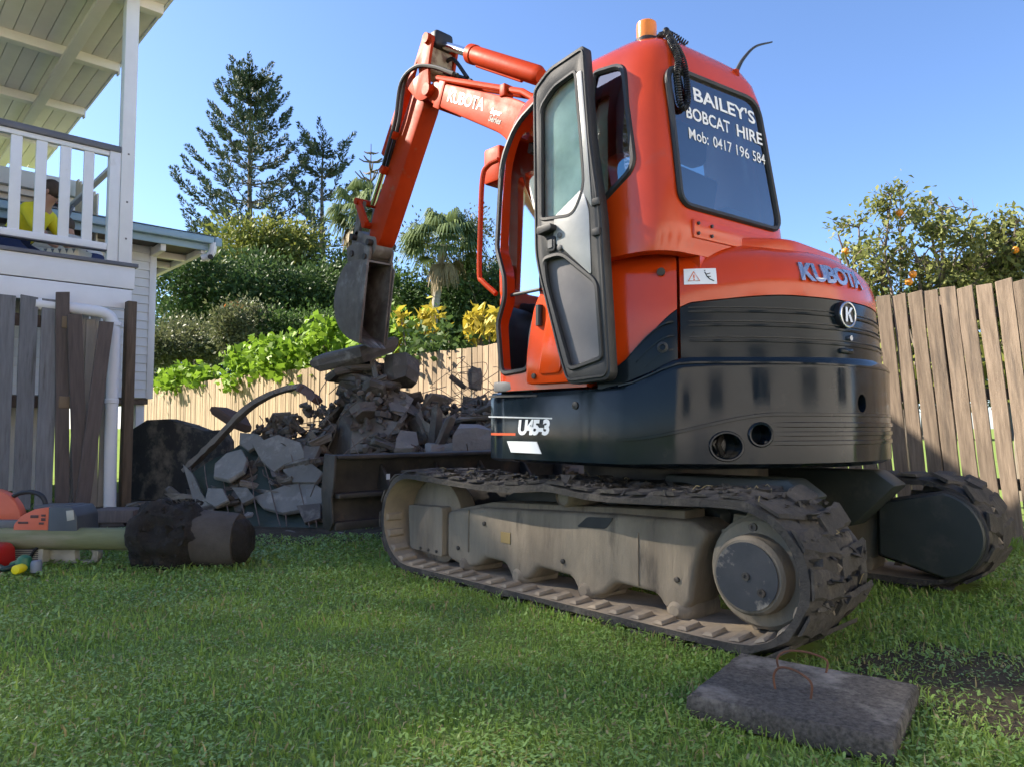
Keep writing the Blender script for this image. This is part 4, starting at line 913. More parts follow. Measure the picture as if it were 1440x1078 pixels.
# ---------------------------------------------------------------- boom, arm, bucket
m = MB(); m.prism(rpoly([(.52, .66), (.98, .66), (1.02, 1.02), (.92, 1.16), (.72, 1.16), (.52, .92)], .05), 'y', -.15, .15); m.build('swing_bracket', M_redarm, EX, bevel=.015)
bp_ = rpoly([(.74, .98), (.95, .98), (1.03, 2.05), (1.10, 2.50), (1.22, 2.655), (1.95, 3.09), (2.04, 3.16), (2.04, 3.25), (1.95, 3.275), (1.81, 3.20), (1.08, 2.845), (.90, 2.72), (.80, 2.45), (.77, 2.05)], [.08, .08, .15, .12, .08, .05, .06, .06, .05, .05, .1, .12, .2, .2], 6)
m = MB(); m.prism(bp_, 'y', -.10, .10); boom = m.build('boom', M_redarm, EX, bevel=.014)
def boomtext(s, p0, p1, off, **kw):
    a = (Vector(p1) - Vector(p0)).normalized(); b = Vector((-a.y, a.x))
    if b.y < 0: b = -b
    return text(s, lambda x, y, z: (p0[0] + a.x * x + b.x * y, off, p0[1] + a.y * x + b.y * y), **kw)
link('lettering', boomtext('KUBOTA', (1.80, 3.07), (1.41, 2.87), .1025, size=.115, bold=.0012, space=.92), M_white, boom)
link('badge_plate', boomtext('Super', (1.33, 2.83), (1.03, 2.67), .1025, size=.05, bold=.001, shear=.2), M_decal, boom)
link('badge_plate', boomtext('Series', (1.35, 2.785), (1.03, 2.61), .1025, size=.055, bold=.002, shear=.2), M_blk, boom)
# weld collar near the boom tip
m2 = MB(); m2.prism([(1.89, 3.035), (1.96, 3.078), (1.88, 3.25), (1.81, 3.215)], 'y', -.106, .106); m2.build('tip_collar', M_redarm, boom, bevel=.006)
m = MB(); m.tube([(1.99, -.15, 3.21), (1.99, .15, 3.21)], .045, 18); m.build('boom_pin', M_redarm, boom)
m = MB(); m.tube([(1.95, .07, 3.30), (1.05, .07, 2.885), (.86, .07, 2.74)], .022, 10); m.build('hose_pipe', M_redarm, boom)
m = MB(); m.tube([(1.95, -.03, 3.30), (1.05, -.03, 2.885), (.86, -.03, 2.74)], .022, 10); m.build('hose_pipe', M_redarm, boom)
m = MB(); m.b2(1.18, 1.23, .03, .11, 2.90, 2.98); m.build('pipe_clamp', M_redarm, boom, bevel=.006)
# boom lift cylinder in front of the boom
m = MB(); m.tube([(1.00, 0, .92), (1.17, 0, 1.62)], .055, 16); bcyl = m.build('boom_cylinder', M_redarm, EX)
m = MB(); m.tube([(1.16, 0, 1.60), (1.30, 0, 2.28), (1.33, 0, 2.42)], .030, 14); m.build('rod', M_chrome, bcyl)
m = MB(); m.b2(1.24, 1.40, -.10, .10, 2.36, 2.60); m.build('cylinder_bracket', M_redarm, boom, bevel=.02)
# boom-mounted work light
m = MB(); m.b2(.93, 1.05, .13, .25, 2.33, 2.45); wl = m.build('work_light', M_blk, boom, bevel=.03, seg=3)
m = MB(); m.b2(1.05, 1.056, .145, .235, 2.345, 2.435); m.build('lens', M_decal, wl, bevel=.002)
# dipper arm with the two ears that carry the arm cylinder
sp_ = rpoly([(2.10, 3.17), (2.16, 3.36), (2.25, 3.34), (2.80, 2.47), (2.86, 2.30), (2.80, 2.19), (2.70, 2.22)], [.05, .06, .08, .06, .05, .05, .05], 4)
m = MB(); m.prism(sp_, 'y', -.075, .075); stick = m.build('dipper_arm', M_redarm, EX, bevel=.012)
for s in (1, -1):
    ep = rpoly([(1.97, 3.17), (2.03, 3.15), (2.12, 3.17), (2.29, 3.35), (2.18, 3.44), (2.06, 3.64), (1.98, 3.645), (1.945, 3.57), (2.0, 3.38)], [.05, .05, .05, .08, .06, .05, .05, .04, .1], 4)
    hole = MB().prism(rpoly([(2.10, 3.36), (2.19, 3.36), (2.13, 3.48)], .02, 3), 'y', -.3, .3)
    me = cut(MB().prism(ep, 'y', .102 * s, .125 * s).mesh('ear', smooth=False), [hole], bevel=.005)
    link('arm_ear', me, M_redarm, stick)
m = MB(); m.prism(rpoly([(2.0, 3.38), (2.11, 3.34), (2.13, 3.44), (2.05, 3.57), (1.99, 3.55)], .02), 'y', -.102, .102); m.build('arm_spacer', mat('scuffed_pale_paint', (.42, .36, .24, 1), (.20, .13, .08, 1), rough=.7, scale=14, lo=.45, hi=.6), stick, bevel=.006)
m = MB(); m.tube([(2.005, -.145, 3.60), (2.005, .145, 3.60)], .038, 18); m.build('arm_pin', M_redarm, stick)
m = MB(); m.b2(1.95, 2.05, -.085, .085, 3.55, 3.68); m.build('cylinder_eye', M_blk, stick, bevel=.03, seg=3)
# arm cylinder above the boom
A = Vector((2.0, 0, 3.60)); Bp = Vector((.98, 0, 2.99))
dv = (Bp - A).normalized()
m = MB(); m.tube([A + dv * .05, A + dv * .44], .030, 14); ac = m.build('arm_cylinder_rod', M_chrome, EX)
m = MB(); m.tube([A + dv * .40, A + dv * .405, A + dv * .46, A + dv * .465, A + dv * 1.18, A + dv * 1.22], [.05, .068, .068, .062, .062, .045], 18); m.build('arm_cylinder_barrel', M_redarm, EX)
m = MB(); m.tube([A + dv * .47 + Vector((-.01, 0, -.075)), A + dv * 1.0 + Vector((-.01, 0, -.075))], .014, 8); m.build('cylinder_pipe', M_redarm, EX)
# bucket cylinder on the outer side of the arm
A2 = Vector((2.40, 0, 3.42)); B2 = Vector((2.93, 0, 2.60)); d2 = (B2 - A2).normalized()
m = MB(); m.tube([A2, A2 + d2 * .02, A2 + d2 * .56, A2 + d2 * .57], [.03, .055, .055, .04], 16); m.build('bucket_cylinder', M_redarm, EX)
m = MB(); m.tube([A2 + d2 * .55, B2], .027, 12); m.build('bucket_cylinder_rod', M_chrome, EX)
m = MB(); m.tube([A2 + Vector((-.05, .0, .0)), A2 + Vector((0, -.07, .02)), A2 + Vector((0, .07, .02))], .03, 10); m.build('cylinder_pin', M_redarm, stick)
# links
for s in (1, -1):
    m = MB(); m.prism(rpoly([(2.95, 2.64), (3.00, 2.60), (2.87, 2.36), (2.80, 2.40)], .03, 4), 'y', .10 * s, .125 * s); m.build('tipping_link', M_redarm, stick, bevel=.004)
    m = MB(); m.prism(rpoly([(2.92, 2.62), (3.00, 2.62), (3.09, 2.34), (3.02, 2.30)], .03, 4), 'y', .055 * s, .085 * s); m.build('bucket_link', M_bucket, stick, bevel=.004)
for p in ((2.96, 2.61), (2.84, 2.39)):
    m = MB(); m.tube([(p[0], -.14, p[1]), (p[0], .14, p[1])], .028, 14); m.build('link_pin', M_redarm, stick)
# hoses looping over the elbow and down the arm
for k, (y, dx) in enumerate(((.10, 0), (.065, .03), (-.06, .02))):
    m = MB(); m.tube(curve_pts([(1.72, y, 3.24), (1.93, y + .02, 3.36), (2.12, y + .045, 3.42 + dx), (2.30, y + .05, 3.36 + dx), (2.40, y + .03, 3.12), (2.52, y + .02, 2.92), (2.62, y, 2.80)], 6), .015, 8); m.build('hydraulic_hose', M_hose, EX)
m = MB(); m.tube(curve_pts([(1.95, -.04, 3.33), (2.02, -.05, 3.46), (1.93, -.06, 3.48), (1.75, -.05, 3.27)], 6), .015, 8); m.build('hydraulic_hose', M_hose, EX)
for p in ((2.46, 3.02), (2.60, 2.78)):
    m = MB(); m.box((p[0], .09, p[1]), (.06, .08, .05), (0, R(57), 0)); m.build('hose_clamp', M_redarm, stick, bevel=.008)
# hoses at the boom foot seen through the cab
m = MB(); m.tube(curve_pts([(.72, .17, 1.05), (.62, .2, 1.5), (.66, .19, 1.85), (.80, .15, 1.95)], 8), .022, 8); m.build('hydraulic_hose', M_hose, EX)
# quick hitch and bucket
m = MB(); m.prism(rpoly([(2.74, 2.28), (2.82, 2.30), (3.04, 2.40), (3.11, 2.34), (3.10, 2.22), (2.98, 2.14), (2.80, 2.12), (2.73, 2.18)], .03, 3), 'y', -.085, .085); qh = m.build('quick_hitch', M_bucket, EX, bevel=.01)
for p in ((2.79, 2.24), (3.04, 2.33), (2.84, 2.13), (3.04, 2.19)):
    m = MB(); m.tube([(p[0], -.13, p[1]), (p[0], .13, p[1])], .026, 12); m.build('hitch_pin', M_steel, qh)
for s in (1, -1):
    m = MB(); m.prism(rpoly([(2.76, 2.20), (2.80, 2.08), (3.12, 2.12), (3.14, 2.26), (2.98, 2.28)], .04, 4), 'y', .09 * s, .115 * s); m.build('bucket_lug', M_bucket, qh, bevel=.004)
shell_o = rpoly([(2.80, 2.10), (3.13, 2.14), (3.28, 1.98), (3.33, 1.80), (3.26, 1.62), (3.10, 1.50), (2.91, 1.44)], [0, .1, .12, .12, .12, .12, 0], 5)
shell_i = rpoly([(2.91, 1.455), (3.09, 1.52), (3.24, 1.63), (3.31, 1.80), (3.26, 1.97), (3.12, 2.12), (2.80, 2.085)], [0, .12, .12, .12, .12, .1, 0], 5)
WB = .105
m = MB(); m.prism(shell_o + shell_i, 'y', -WB, WB); bk = m.build('bucket', M_bucket, EX)
for s in (1, -1):
    m = MB(); m.prism([p for p in rpoly([(2.79, 2.105), (3.13, 2.14), (3.285, 1.98), (3.335, 1.80), (3.265, 1.615), (3.10, 1.495), (2.90, 1.435), (2.84, 1.8)], [0, .1, .12, .12, .12, .12, 0, .2], 5)], 'y', WB * s, (WB + .018) * s); m.build('side_plate', M_bucket, bk, bevel=.003)
    m = MB(); m.prism([(2.78, 2.05), (2.84, 2.08), (2.90, 1.8), (2.95, 1.46), (2.89, 1.43), (2.83, 1.78)], 'y', (WB + .018) * s, (WB + .03) * s); m.build('side_cutter', M_bucket, bk, bevel=.003)
for k in range(4):
    y = -WB + .04 + k * (2 * WB - .08) / 3
    m = MB(); m.loft([[(2.98, y - .028, 1.452), (2.98, y + .028, 1.452), (2.97, y + .028, 1.49), (2.97, y - .028, 1.49)], [(2.82, y - .012, 1.395), (2.82, y + .012, 1.395), (2.82, y + .012, 1.402), (2.82, y - .012, 1.402)]]); m.build('tooth', M_bucket, bk, bevel=.003)
# ================================================================ rubble heap
def cmat(name, a, b, c, rough=.95): return mat(name, a, b, rough=rough, scale=4, detail=8, bump=.7, bscale=22, bdist=.012, c3=c, s3=7, lo3=.55, hi3=.7, rand=.18)
M_cd = cmat('soil_stained_concrete', (.088, .075, .062, 1), (.14, .12, .098, 1), (.24, .21, .17, 1))
M_cg = cmat('grey_broken_concrete', (.20, .175, .145, 1), (.14, .122, .10, 1), (.29, .255, .21, 1))
M_cl = cmat('pale_broken_concrete', (.30, .28, .26, 1), (.24, .225, .21, 1), (.16, .15, .135, 1))
M_cb = mat('black_stained_concrete', (.022, .020, .018, 1), (.040, .036, .031, 1), rough=.95, scale=4, detail=8, bump=.7, bscale=22, bdist=.012, c3=(.16, .13, .095, 1), s3=4, lo3=.50, hi3=.66)
M_wire = mat('dull_rusted_wire', (.16, .12, .095, 1), (.10, .07, .055, 1), rough=.8, scale=20)
rr_ = random.Random(77)
def chunk_mesh(sx, sy, sz, seed, n=None, jag=.22):
    r = random.Random(seed); n = n or r.randint(5, 8); rings = []
    ang = sorted(r.uniform(0, 2 * math.pi) if False else 2 * math.pi * (k + r.uniform(-.33, .33)) / n for k in range(n))
    rad = [r.uniform(.55, 1.2) for _ in range(n)]
    for k, z in enumerate((-.5, -.12, .3, .5)):
        q = (.86, 1.0, 1.0, .93)[k]
        rings.append([(math.cos(a) * sx * .5 * rad[i] * q * r.uniform(1 - jag * .5, 1 + jag * .4), math.sin(a) * sy * .5 * rad[i] * q * r.uniform(1 - jag * .5, 1 + jag * .4), z * sz * r.uniform(.82, 1.18)) for i, a in enumerate(ang)])
    return MB().loft(rings).mesh('chunk', smooth=False)
def mound(x, y):
    g = lambda cx, cy, h, sx, sy: h * math.exp(-(((x - cx) / sx) ** 2 + ((y - cy) / sy) ** 2))
    return max(g(3.28, -.22, 1.30, .58, .58), g(2.75, -1.05, 1.0, .95, .62), g(3.75, .30, .66, .62, .55), g(3.4, -.4, .72, 1.25, 1.15), g(3.0, -.72, 1.02, .50, .50), g(3.72, .10, .98, .50, .42), g(3.95, .36, .84, .36, .34))
SA = Vector((3.48, 1.09, 0)); PN = Vector((-.4356, .6021, .6691)).normalized()
def clear_sheet(x, y, z): return (Vector((x, y, z)) - SA).dot(PN) < -.06
def put(name, me, mt, loc, rot, label, cat='rubble', group=None):
    o = link(name, me, None, None, loc, rot)
    if not me.materials: me.materials.append(mt)
    return tag(o, label, cat, group)
meshes = []
for k in range(26):
    sx = rr_.uniform(.22, .55); me = chunk_mesh(sx, sx * rr_.uniform(.35, .85), rr_.uniform(.03, .065), 300 + k, None, .34); me.materials.append((M_cd, M_cd, M_cg, M_cd, M_cg)[k % 5]); meshes.append(me)
def zone(x, y, z):
    side = 'behind the dozer blade' if x < 2.35 else ('on the fence side' if y < -1.1 else ('on the house side' if y > .35 else ('at the top' if z > .85 else ('in the middle' if x < 3.3 else 'on the far slope'))))
    return 'broken concrete chunk in the rubble heap ' + side
placed = 0
while placed < 290:
    x = rr_.uniform(1.95, 4.6); y = rr_.uniform(-1.95, 1.0); h = mound(x, y)
    if h < .10 or (y > .1 and not clear_sheet(x, y, h * .8)): continue
    if -.733 * (x - 3.15) + .68 * (y + .45) < -.15 and rr_.random() > .22: continue      # few on the far slope
    f = rr_.choice((1, 1, 1, .86, .7)); z = h * f
    put('concrete_chunk', meshes[rr_.randrange(26)], None, (x, y, max(.05, z - .05)), (rr_.gauss(0, .55) + .25 * (y + .3), rr_.gauss(0, .55), rr_.uniform(0, 6.28)), zone(x, y, z), 'rubble', 'concrete chunks in the rubble heap').scale = [rr_.uniform(.65, 1.35)] * 3
    placed += 1
# fine rubble and soil filling the core of the heap
m = MB(); N = 46; vs = []
for i in range(N + 1):
    for j in range(N + 1):
        x = 1.5 + 3.6 * i / N; y = -2.25 + 3.6 * j / N; z = min(mound(x, y), max(.0, (-.22 - (Vector((x, y, 0)) - SA).dot(PN)) / PN.z) if y > .0 else 9) * .87 + (.05 * mnoise.noise(Vector((x * 5, y * 5, 0))) + .04 * mnoise.noise(Vector((x * 13, y * 13, 3)))) * min(1, mound(x, y) * 6) - .02; vs.append((x, y, z))
m.add(vs, [(i * (N + 1) + j, (i + 1) * (N + 1) + j, (i + 1) * (N + 1) + j + 1, i * (N + 1) + j + 1) for i in range(N) for j in range(N)])
tag(m.build('loose_rubble', M_cd, smooth=False), 'loose soil and crumbled concrete under the rubble heap', 'rubble', kind='stuff')
def shard_cloud(n, seed, mt, lo, hi, name, label):
    g = random.Random(seed); m = MB()
    while n > 0:
        x = g.uniform(1.9, 4.7); y = g.uniform(-2.0, 1.1); h = mound(x, y)
        if h < .07 or g.random() > h + .25 or (y > .1 and not clear_sheet(x, y, h)): continue
        
        if -.733 * (x - 3.15) + .68 * (y + .45) < -.2 and g.random() > .3: continue
        n -= 1; c = Vector((x, y, h * g.uniform(.9, 1.03) + g.uniform(-.01, .03))); q = Euler((g.gauss(0, .7), g.gauss(0, .7), g.uniform(0, 6.28))).to_matrix(); a, b, t = g.uniform(lo, hi), g.uniform(lo, hi) * .7, g.uniform(.008, .022)
        k = g.randint(4, 6); an = [2 * math.pi * (i + g.uniform(-.3, .3)) / k for i in range(k)]; rd = [g.uniform(.6, 1.15) for _ in range(k)]
        m.loft([[c + q @ Vector((math.cos(w) * a * r_ * f, math.sin(w) * b * r_ * f, z)) for w, r_ in zip(an, rd)] for z, f in ((-t, .9), (t * .6, 1), (t, .88))])
    return tag(m.build(name, mt, smooth=False), label, 'rubble', kind='stuff')
shard_cloud(1000, 5, M_cd, .02, .07, 'concrete_shards', 'small dark concrete shards strewn over the heap')
shard_cloud(500, 6, M_cg, .02, .06, 'concrete_shards', 'small grey concrete shards strewn over the heap')
RGT = Vector((-.680, -.733, 0)); FWD = Vector((.733, -.680, 0))
def slab_between(name, c, length, width, thick, yaw, pitch, roll, mt, label, seed, n=7):
    me = chunk_mesh(length, width, thick, seed, n, .14); return put(name, me, mt, c, Euler((roll, pitch, yaw)), label)
yawR = math.atan2(-.733, -.680)
slab_between('concrete_slab', (3.26, -.13, 1.41), .95, .55, .13, yawR, R(-14), R(12), M_cd, 'large dark concrete slab on top of the heap below the bucket', 931, 7)
slab_between('concrete_boulder', (3.05, -.38, 1.25), .36, .34, .24, .4, .2, .3, M_cd, 'dark jagged concrete lump just under the top slab', 902, 7)
slab_between('concrete_slab', (3.30, -.10, 1.30), .50, .34, .055, yawR, R(4), .2, M_cd, 'thin dark slab lying flat under the top slab', 923, 7)
slab_between('concrete_slab', (3.36, .0, 1.22), .56, .36, .06, yawR, R(-16), -.1, M_cd, 'thin dark slab tilting left under the heap top', 924, 7)
slab_between('concrete_slab', (3.16, -.20, 1.16), .52, .36, .06, yawR, R(12), .15, M_cd, 'thin dark slab tilting right under the heap top', 925, 8)
slab_between('concrete_slab', (2.99, -.07, .72), .46, .40, .09, yawR, R(-10), R(62), M_cg, 'flat grey slab standing on edge in the middle of the heap', 905, 6)
slab_between('concrete_slab', (2.70, -.20, .62), .30, .28, .16, yawR, R(15), R(40), M_cg, 'rough pitted grey lump beside the standing slab', 906, 7)
slab_between('concrete_slab', (2.63, -.42, .70), .12, .10, .46, yawR, R(6), R(10), M_cd, 'narrow dark post-like fragment upright in the heap', 907, 5)
slab_between('concrete_slab', (2.50, -.40, .66), .10, .09, .42, yawR, R(24), R(10), M_cd, 'narrow dark fragment leaning right beside the upright one', 917, 5)
slab_between('pale_boulder', (2.36, -.62, .62), .40, .3, .30, yawR, R(8), .2, M_cl, 'pale grey boulder resting just behind the dozer blade', 908, 8)
slab_between('pale_boulder', (2.55, -.42, .56), .26, .24, .16, yawR, 0, .1, M_cl, 'small pale lump left of the pale boulder', 909, 7)
slab_between('pale_boulder', (2.16, -.86, .56), .30, .24, .20, yawR, 0, .1, M_cl, 'pale lump at the right end of the dozer blade', 910, 7)
slab_between('concrete_slab', (4.36, .52, .82), .50, .17, .09, yawR, R(32), R(20), mat('brown_stained_block', (.12, .075, .055, 1), (.09, .06, .05, 1), rough=.95, scale=6, bump=.4), 'brown stained block sloping at the left of the heap', 919, 5)
slab_between('concrete_chunk', (2.86, -1.06, 1.20), .15, .12, .19, .3, .1, .1, M_cg, 'grey fragment hanging in wires near the fence', 912, 7)
slab_between('concrete_chunk', (3.02, -.98, 1.18), .24, .06, .05, yawR, R(40), .1, M_cd, 'short dark stick of concrete tilting near the fence', 915, 5)
# curved broken edging: a flat beam of concrete bent up the left side
def beam(name, pts, w, t, mt, label, seed):
    r = random.Random(seed); P = curve_pts(pts, 4); rings = []
    for i, p in enumerate(P):
        tg = (P[min(i + 1, len(P) - 1)] - P[max(i - 1, 0)]).normalized(); sd = (FWD - tg * FWD.dot(tg)).normalized(); up = sd.cross(tg); a, b = w * .5 * r.uniform(.85, 1.15), t * .5 * r.uniform(.8, 1.2)
        rings.append([p + sd * a + up * b, p + sd * a * .8 + up * b * 1.1, p - sd * a + up * b * r.uniform(.8, 1.1), p - sd * a - up * b, p + sd * a * .1 - up * b * 1.15, p + sd * a - up * b])
    return tag(MB().loft(rings).build(name, mt, ang=22), label, 'rubble')
beam('concrete_edging', [(4.34, .95, .40), (4.20, .86, .54), (4.05, .76, .70), (3.91, .63, .90), (3.79, .50, 1.02), (3.66, .37, 1.09), (3.585, .275, 1.115)], .13, .040, M_cg, 'curved broken concrete edging arching up the left side', 4)
beam('concrete_edging', [(3.585, .275, 1.10), (3.52, .235, 1.05), (3.44, .20, .985)], .13, .06, mat('reddish_concrete', (.16, .10, .085, 1), (.12, .08, .07, 1), rough=.95, scale=9, bump=.4), 'short reddish edging piece drooping from the curved edging tip', 5)
# sheet of slab fragments still held by mesh, leaning on the near side of the heap
frag = {
 'p1': [(3.873, 0.88, 0.445), (3.892, 0.786, 0.541), (3.805, 0.691, 0.571), (3.648, 0.683, 0.476), (3.561, 0.729, 0.378), (3.588, 0.832, 0.302), (3.745, 0.913, 0.332)],
 'p2': [(3.729, 0.602, 0.6), (3.618, 0.437, 0.677), (3.408, 0.349, 0.62), (3.269, 0.373, 0.508), (3.378, 0.515, 0.451), (3.402, 0.593, 0.396), (3.556, 0.615, 0.477)],
 'p3': [(3.373, 0.777, 0.212), (3.239, 0.579, 0.303), (3.07, 0.424, 0.333), (2.92, 0.381, 0.273), (2.903, 0.508, 0.148), (3.056, 0.662, 0.11), (3.229, 0.753, 0.14)],
 'p4': [(4.097, 1.057, 0.431), (3.959, 1.024, 0.372), (3.764, 1.022, 0.246), (3.525, 0.992, 0.117), (3.577, 1.053, 0.096), (3.781, 1.081, 0.204)],
 'p5': [(3.94, 0.638, 0.706), (3.794, 0.545, 0.694), (3.684, 0.531, 0.636), (3.741, 0.657, 0.56), (3.862, 0.68, 0.617)],
 'p6': [(3.062, 0.487, 0.27), (2.92, 0.37, 0.283), (2.805, 0.418, 0.165), (2.944, 0.533, 0.152)],
 'p7': [(3.745, 0.996, 0.257), (3.62, 0.903, 0.259), (3.464, 0.879, 0.18), (3.511, 0.97, 0.128), (3.649, 1.029, 0.165)],
 'p8': [(3.328, 0.538, 0.398), (3.18, 0.369, 0.454), (3.03, 0.336, 0.386), (3.013, 0.405, 0.313), (3.171, 0.522, 0.31)],
 'p9': [(2.986, 0.57, 0.146), (2.847, 0.449, 0.164), (2.775, 0.504, 0.069), (2.849, 0.591, 0.038)],
 'p10': [(3.392, 0.357, 0.603), (3.245, 0.262, 0.592), (3.141, 0.34, 0.454), (3.185, 0.403, 0.427)],
 'p11': [(3.546, 0.848, 0.261), (3.438, 0.767, 0.263), (3.32, 0.76, 0.193), (3.362, 0.836, 0.152)]}
flab = {'p1': 'large grey slab fragment at the left of the broken sheet', 'p2': 'large brownish slab fragment high on the broken sheet', 'p3': 'wide flat slab fragment low in front of the heap', 'p4': 'narrow slab fragment with pale edge at the far left',
 'p5': 'small grey fragment below the curved edging', 'p6': 'square slab fragment beside the dozer blade end', 'p7': 'small tilted fragment at the lower left corner', 'p8': 'greenish slab fragment left of the dozer blade', 'p9': 'lowest small fragment under the dozer blade end', 'p10': 'dark fragment just above the dozer blade end', 'p11': 'pale little fragment in the middle of the sheet'}
rj = random.Random(5)
M_frag = cmat('flat_grey_slab_face', (.20, .185, .155, 1), (.15, .14, .115, 1), (.27, .25, .21, 1))
for k, pts in frag.items():
    c = sum((Vector(p) for p in pts), Vector()) / len(pts); q = Matrix.Rotation(rj.gauss(0, .10), 3, RGT) @ Matrix.Rotation(rj.gauss(0, .12), 3, 'Z'); th = rj.uniform(.03, .045); up = rj.uniform(.0, .04)
    nn = q @ PN; ring = []
    for p in pts:
        ring.append(q @ (Vector(p) - c))
    rings = [[p - nn * th for p in [v * .94 for v in ring]], [v * rj.uniform(.98, 1.03) - nn * th * .5 for v in ring], ring, [v * .96 + nn * .010 for v in ring]]
    me = MB().loft(rings).mesh('fragment', smooth=False); me.materials.append(M_frag if k not in ('p10', 'p9') else M_cd)
    put('slab_fragment', me, None, c + PN * up, (0, 0, 0), flab[k])
sh = [(3.583, 1.13, 0.011), (4.08, 1.05, 0.405), (4.0, 0.79, 0.577), (3.943, 0.607, 0.716), (3.331, 0.293, 0.60), (3.05, 0.266, 0.46), (2.66, 0.47, 0.014), (2.955, 0.72, 0.006)]
m = MB(); cen = sum((Vector(p) for p in sh), Vector()) / 8 - PN * .05; n8 = 8; vs = []
for s in (1, .75, .5, .25):
    for i in range(40):
        a = i / 5; p = Vector(sh[int(a) % 8]).lerp(Vector(sh[(int(a) + 1) % 8]), a % 1) - PN * .07; q = cen.lerp(p, s); q += PN * .025 * mnoise.noise(q * 6); vs.append(q)
vs.append(cen); m.add(vs, [(k * 40 + i, k * 40 + (i + 1) % 40, (k + 1) * 40 + (i + 1) % 40, (k + 1) * 40 + i) for k in range(3) for i in range(40)] + [(120 + i, 120 + (i + 1) % 40, 160) for i in range(40)])
o = m.build('plastic_membrane', mat('dark_green_membrane', (.020, .032, .020, 1), (.032, .045, .028, 1), rough=.55, scale=4, bump=.3, bscale=10)); sm = o.modifiers.new('t', 'SOLIDIFY'); sm.thickness = .01
tag(o, 'dark green membrane showing between the slab fragments', 'membrane')
# scraps of broken pieces along the edge of the sheet
for k in range(6):
    p = Vector(sh[0]).lerp(Vector(sh[6]), rj.random()) + Vector((rj.uniform(-.05, .25), rj.uniform(-.12, .10), rj.uniform(.03, .10)))
    o = put('concrete_chunk', meshes[rj.randrange(26)], None, p, (rj.gauss(0, .5), rj.gauss(0, .5), rj.uniform(0, 6)), 'small broken scrap along the foot of the leaning sheet', 'rubble', 'scraps under the leaning sheet'); o.scale = [rj.uniform(.2, .4)] * 3
# reinforcing wires sticking out of the heap
for k in range(58):
    x = rj.uniform(2.3, 4.1); y = rj.uniform(-1.5, .7); h = mound(x, y)
    if h < .25: continue
    p = Vector((x, y, h * rj.uniform(.8, 1.02))); d = Vector((rj.gauss(0, 1), rj.gauss(0, 1), rj.uniform(.0, .9))).normalized(); b = Vector((rj.gauss(0, .3), rj.gauss(0, .3), rj.uniform(-.5, .2))); L_ = rj.uniform(.25, .75)
    pts = [p + d * L_ * t + b * L_ * t * t + Vector((rj.gauss(0, .015), rj.gauss(0, .015), 0)) for t in (0, .25, .5, .75, 1)]
    m = MB(); m.tube(curve_pts(pts, 4), .0042, 5); tag(m.build('reinforcing_wire', M_wire), 'bent reinforcing wire sticking out of the rubble heap', 'wire', 'reinforcing wires in the heap')
for k in range(12):   # thin springy wires near the fence
    p = Vector((rj.uniform(2.5, 3.1), rj.uniform(-1.25, -.75), rj.uniform(.8, 1.0))); m = MB(); a0 = rj.uniform(0, 6)
    pts = [p + Vector((.16 * math.cos(a0 + t * 2), .16 * math.sin(a0 + t * 2), .13 * t + .05 * math.sin(3 * t))) for t in (0, .7, 1.4, 2.1, 2.8, 3.3)]
    m.tube(curve_pts(pts, 4), .003, 4); tag(m.build('reinforcing_wire', M_wire), 'bent reinforcing wire sticking out of the rubble heap', 'wire', 'reinforcing wires in the heap')
# wires of the sheet's mesh
for k in range(9):
    a = Vector(sh[1]).lerp(Vector(sh[4]), (k + .5) / 9) ; b = Vector(sh[0]).lerp(Vector(sh[6]), (k + .5) / 9 + rj.uniform(-.05, .05)); pts = [a + PN * .03, a.lerp(b, .33) + PN * rj.uniform(-.02, .05), a.lerp(b, .66) + PN * rj.uniform(-.02, .06), b + PN * .03]
    m = MB(); m.tube(curve_pts(pts, 5), .0045, 5); tag(m.build('mesh_wire', M_wire), 'steel mesh wire lying over the slab fragments', 'wire', 'mesh wires over the slab fragments')
# tall black-stained slab standing by the house
dk = [(6.09, 0.92, 0.02), (6.09, 0.91, 0.75), (5.88, 0.84, 0.84), (5.63, 0.71, 0.85), (5.43, 0.57, 0.79), (5.15, 0.50, 0.73), (4.98, 0.44, 0.74), (4.92, 0.39, 0.63), (4.91, 0.38, 0.30), (5.0, 0.43, 0.02)]
bk_ = Vector((.12, -.14, 0)); rings = [[Vector(p) for p in dk], [Vector(p) + bk_ for p in dk]]
me = MB().loft(rings).mesh('dark_slab', bevel=.015, seg=2); me.materials.append(M_cb)
put('stained_slab', me, None, (0, 0, 0), (0, 0, 0), 'tall black-stained concrete slab standing behind the downpipe', 'rubble')
for k in range(14):
    me = meshes[rj.randrange(26)]; o = put('concrete_chunk', me, None, (rj.uniform(4.2, 5.4), rj.uniform(.55, 1.15), rj.uniform(.02, .09)), (rj.gauss(0, .25), rj.gauss(0, .25), rj.uniform(0, 6)), 'dark muddy chunk lying between the heap and the house', 'rubble', 'muddy chunks by the house'); o.scale = [rj.uniform(.5, .9)] * 3
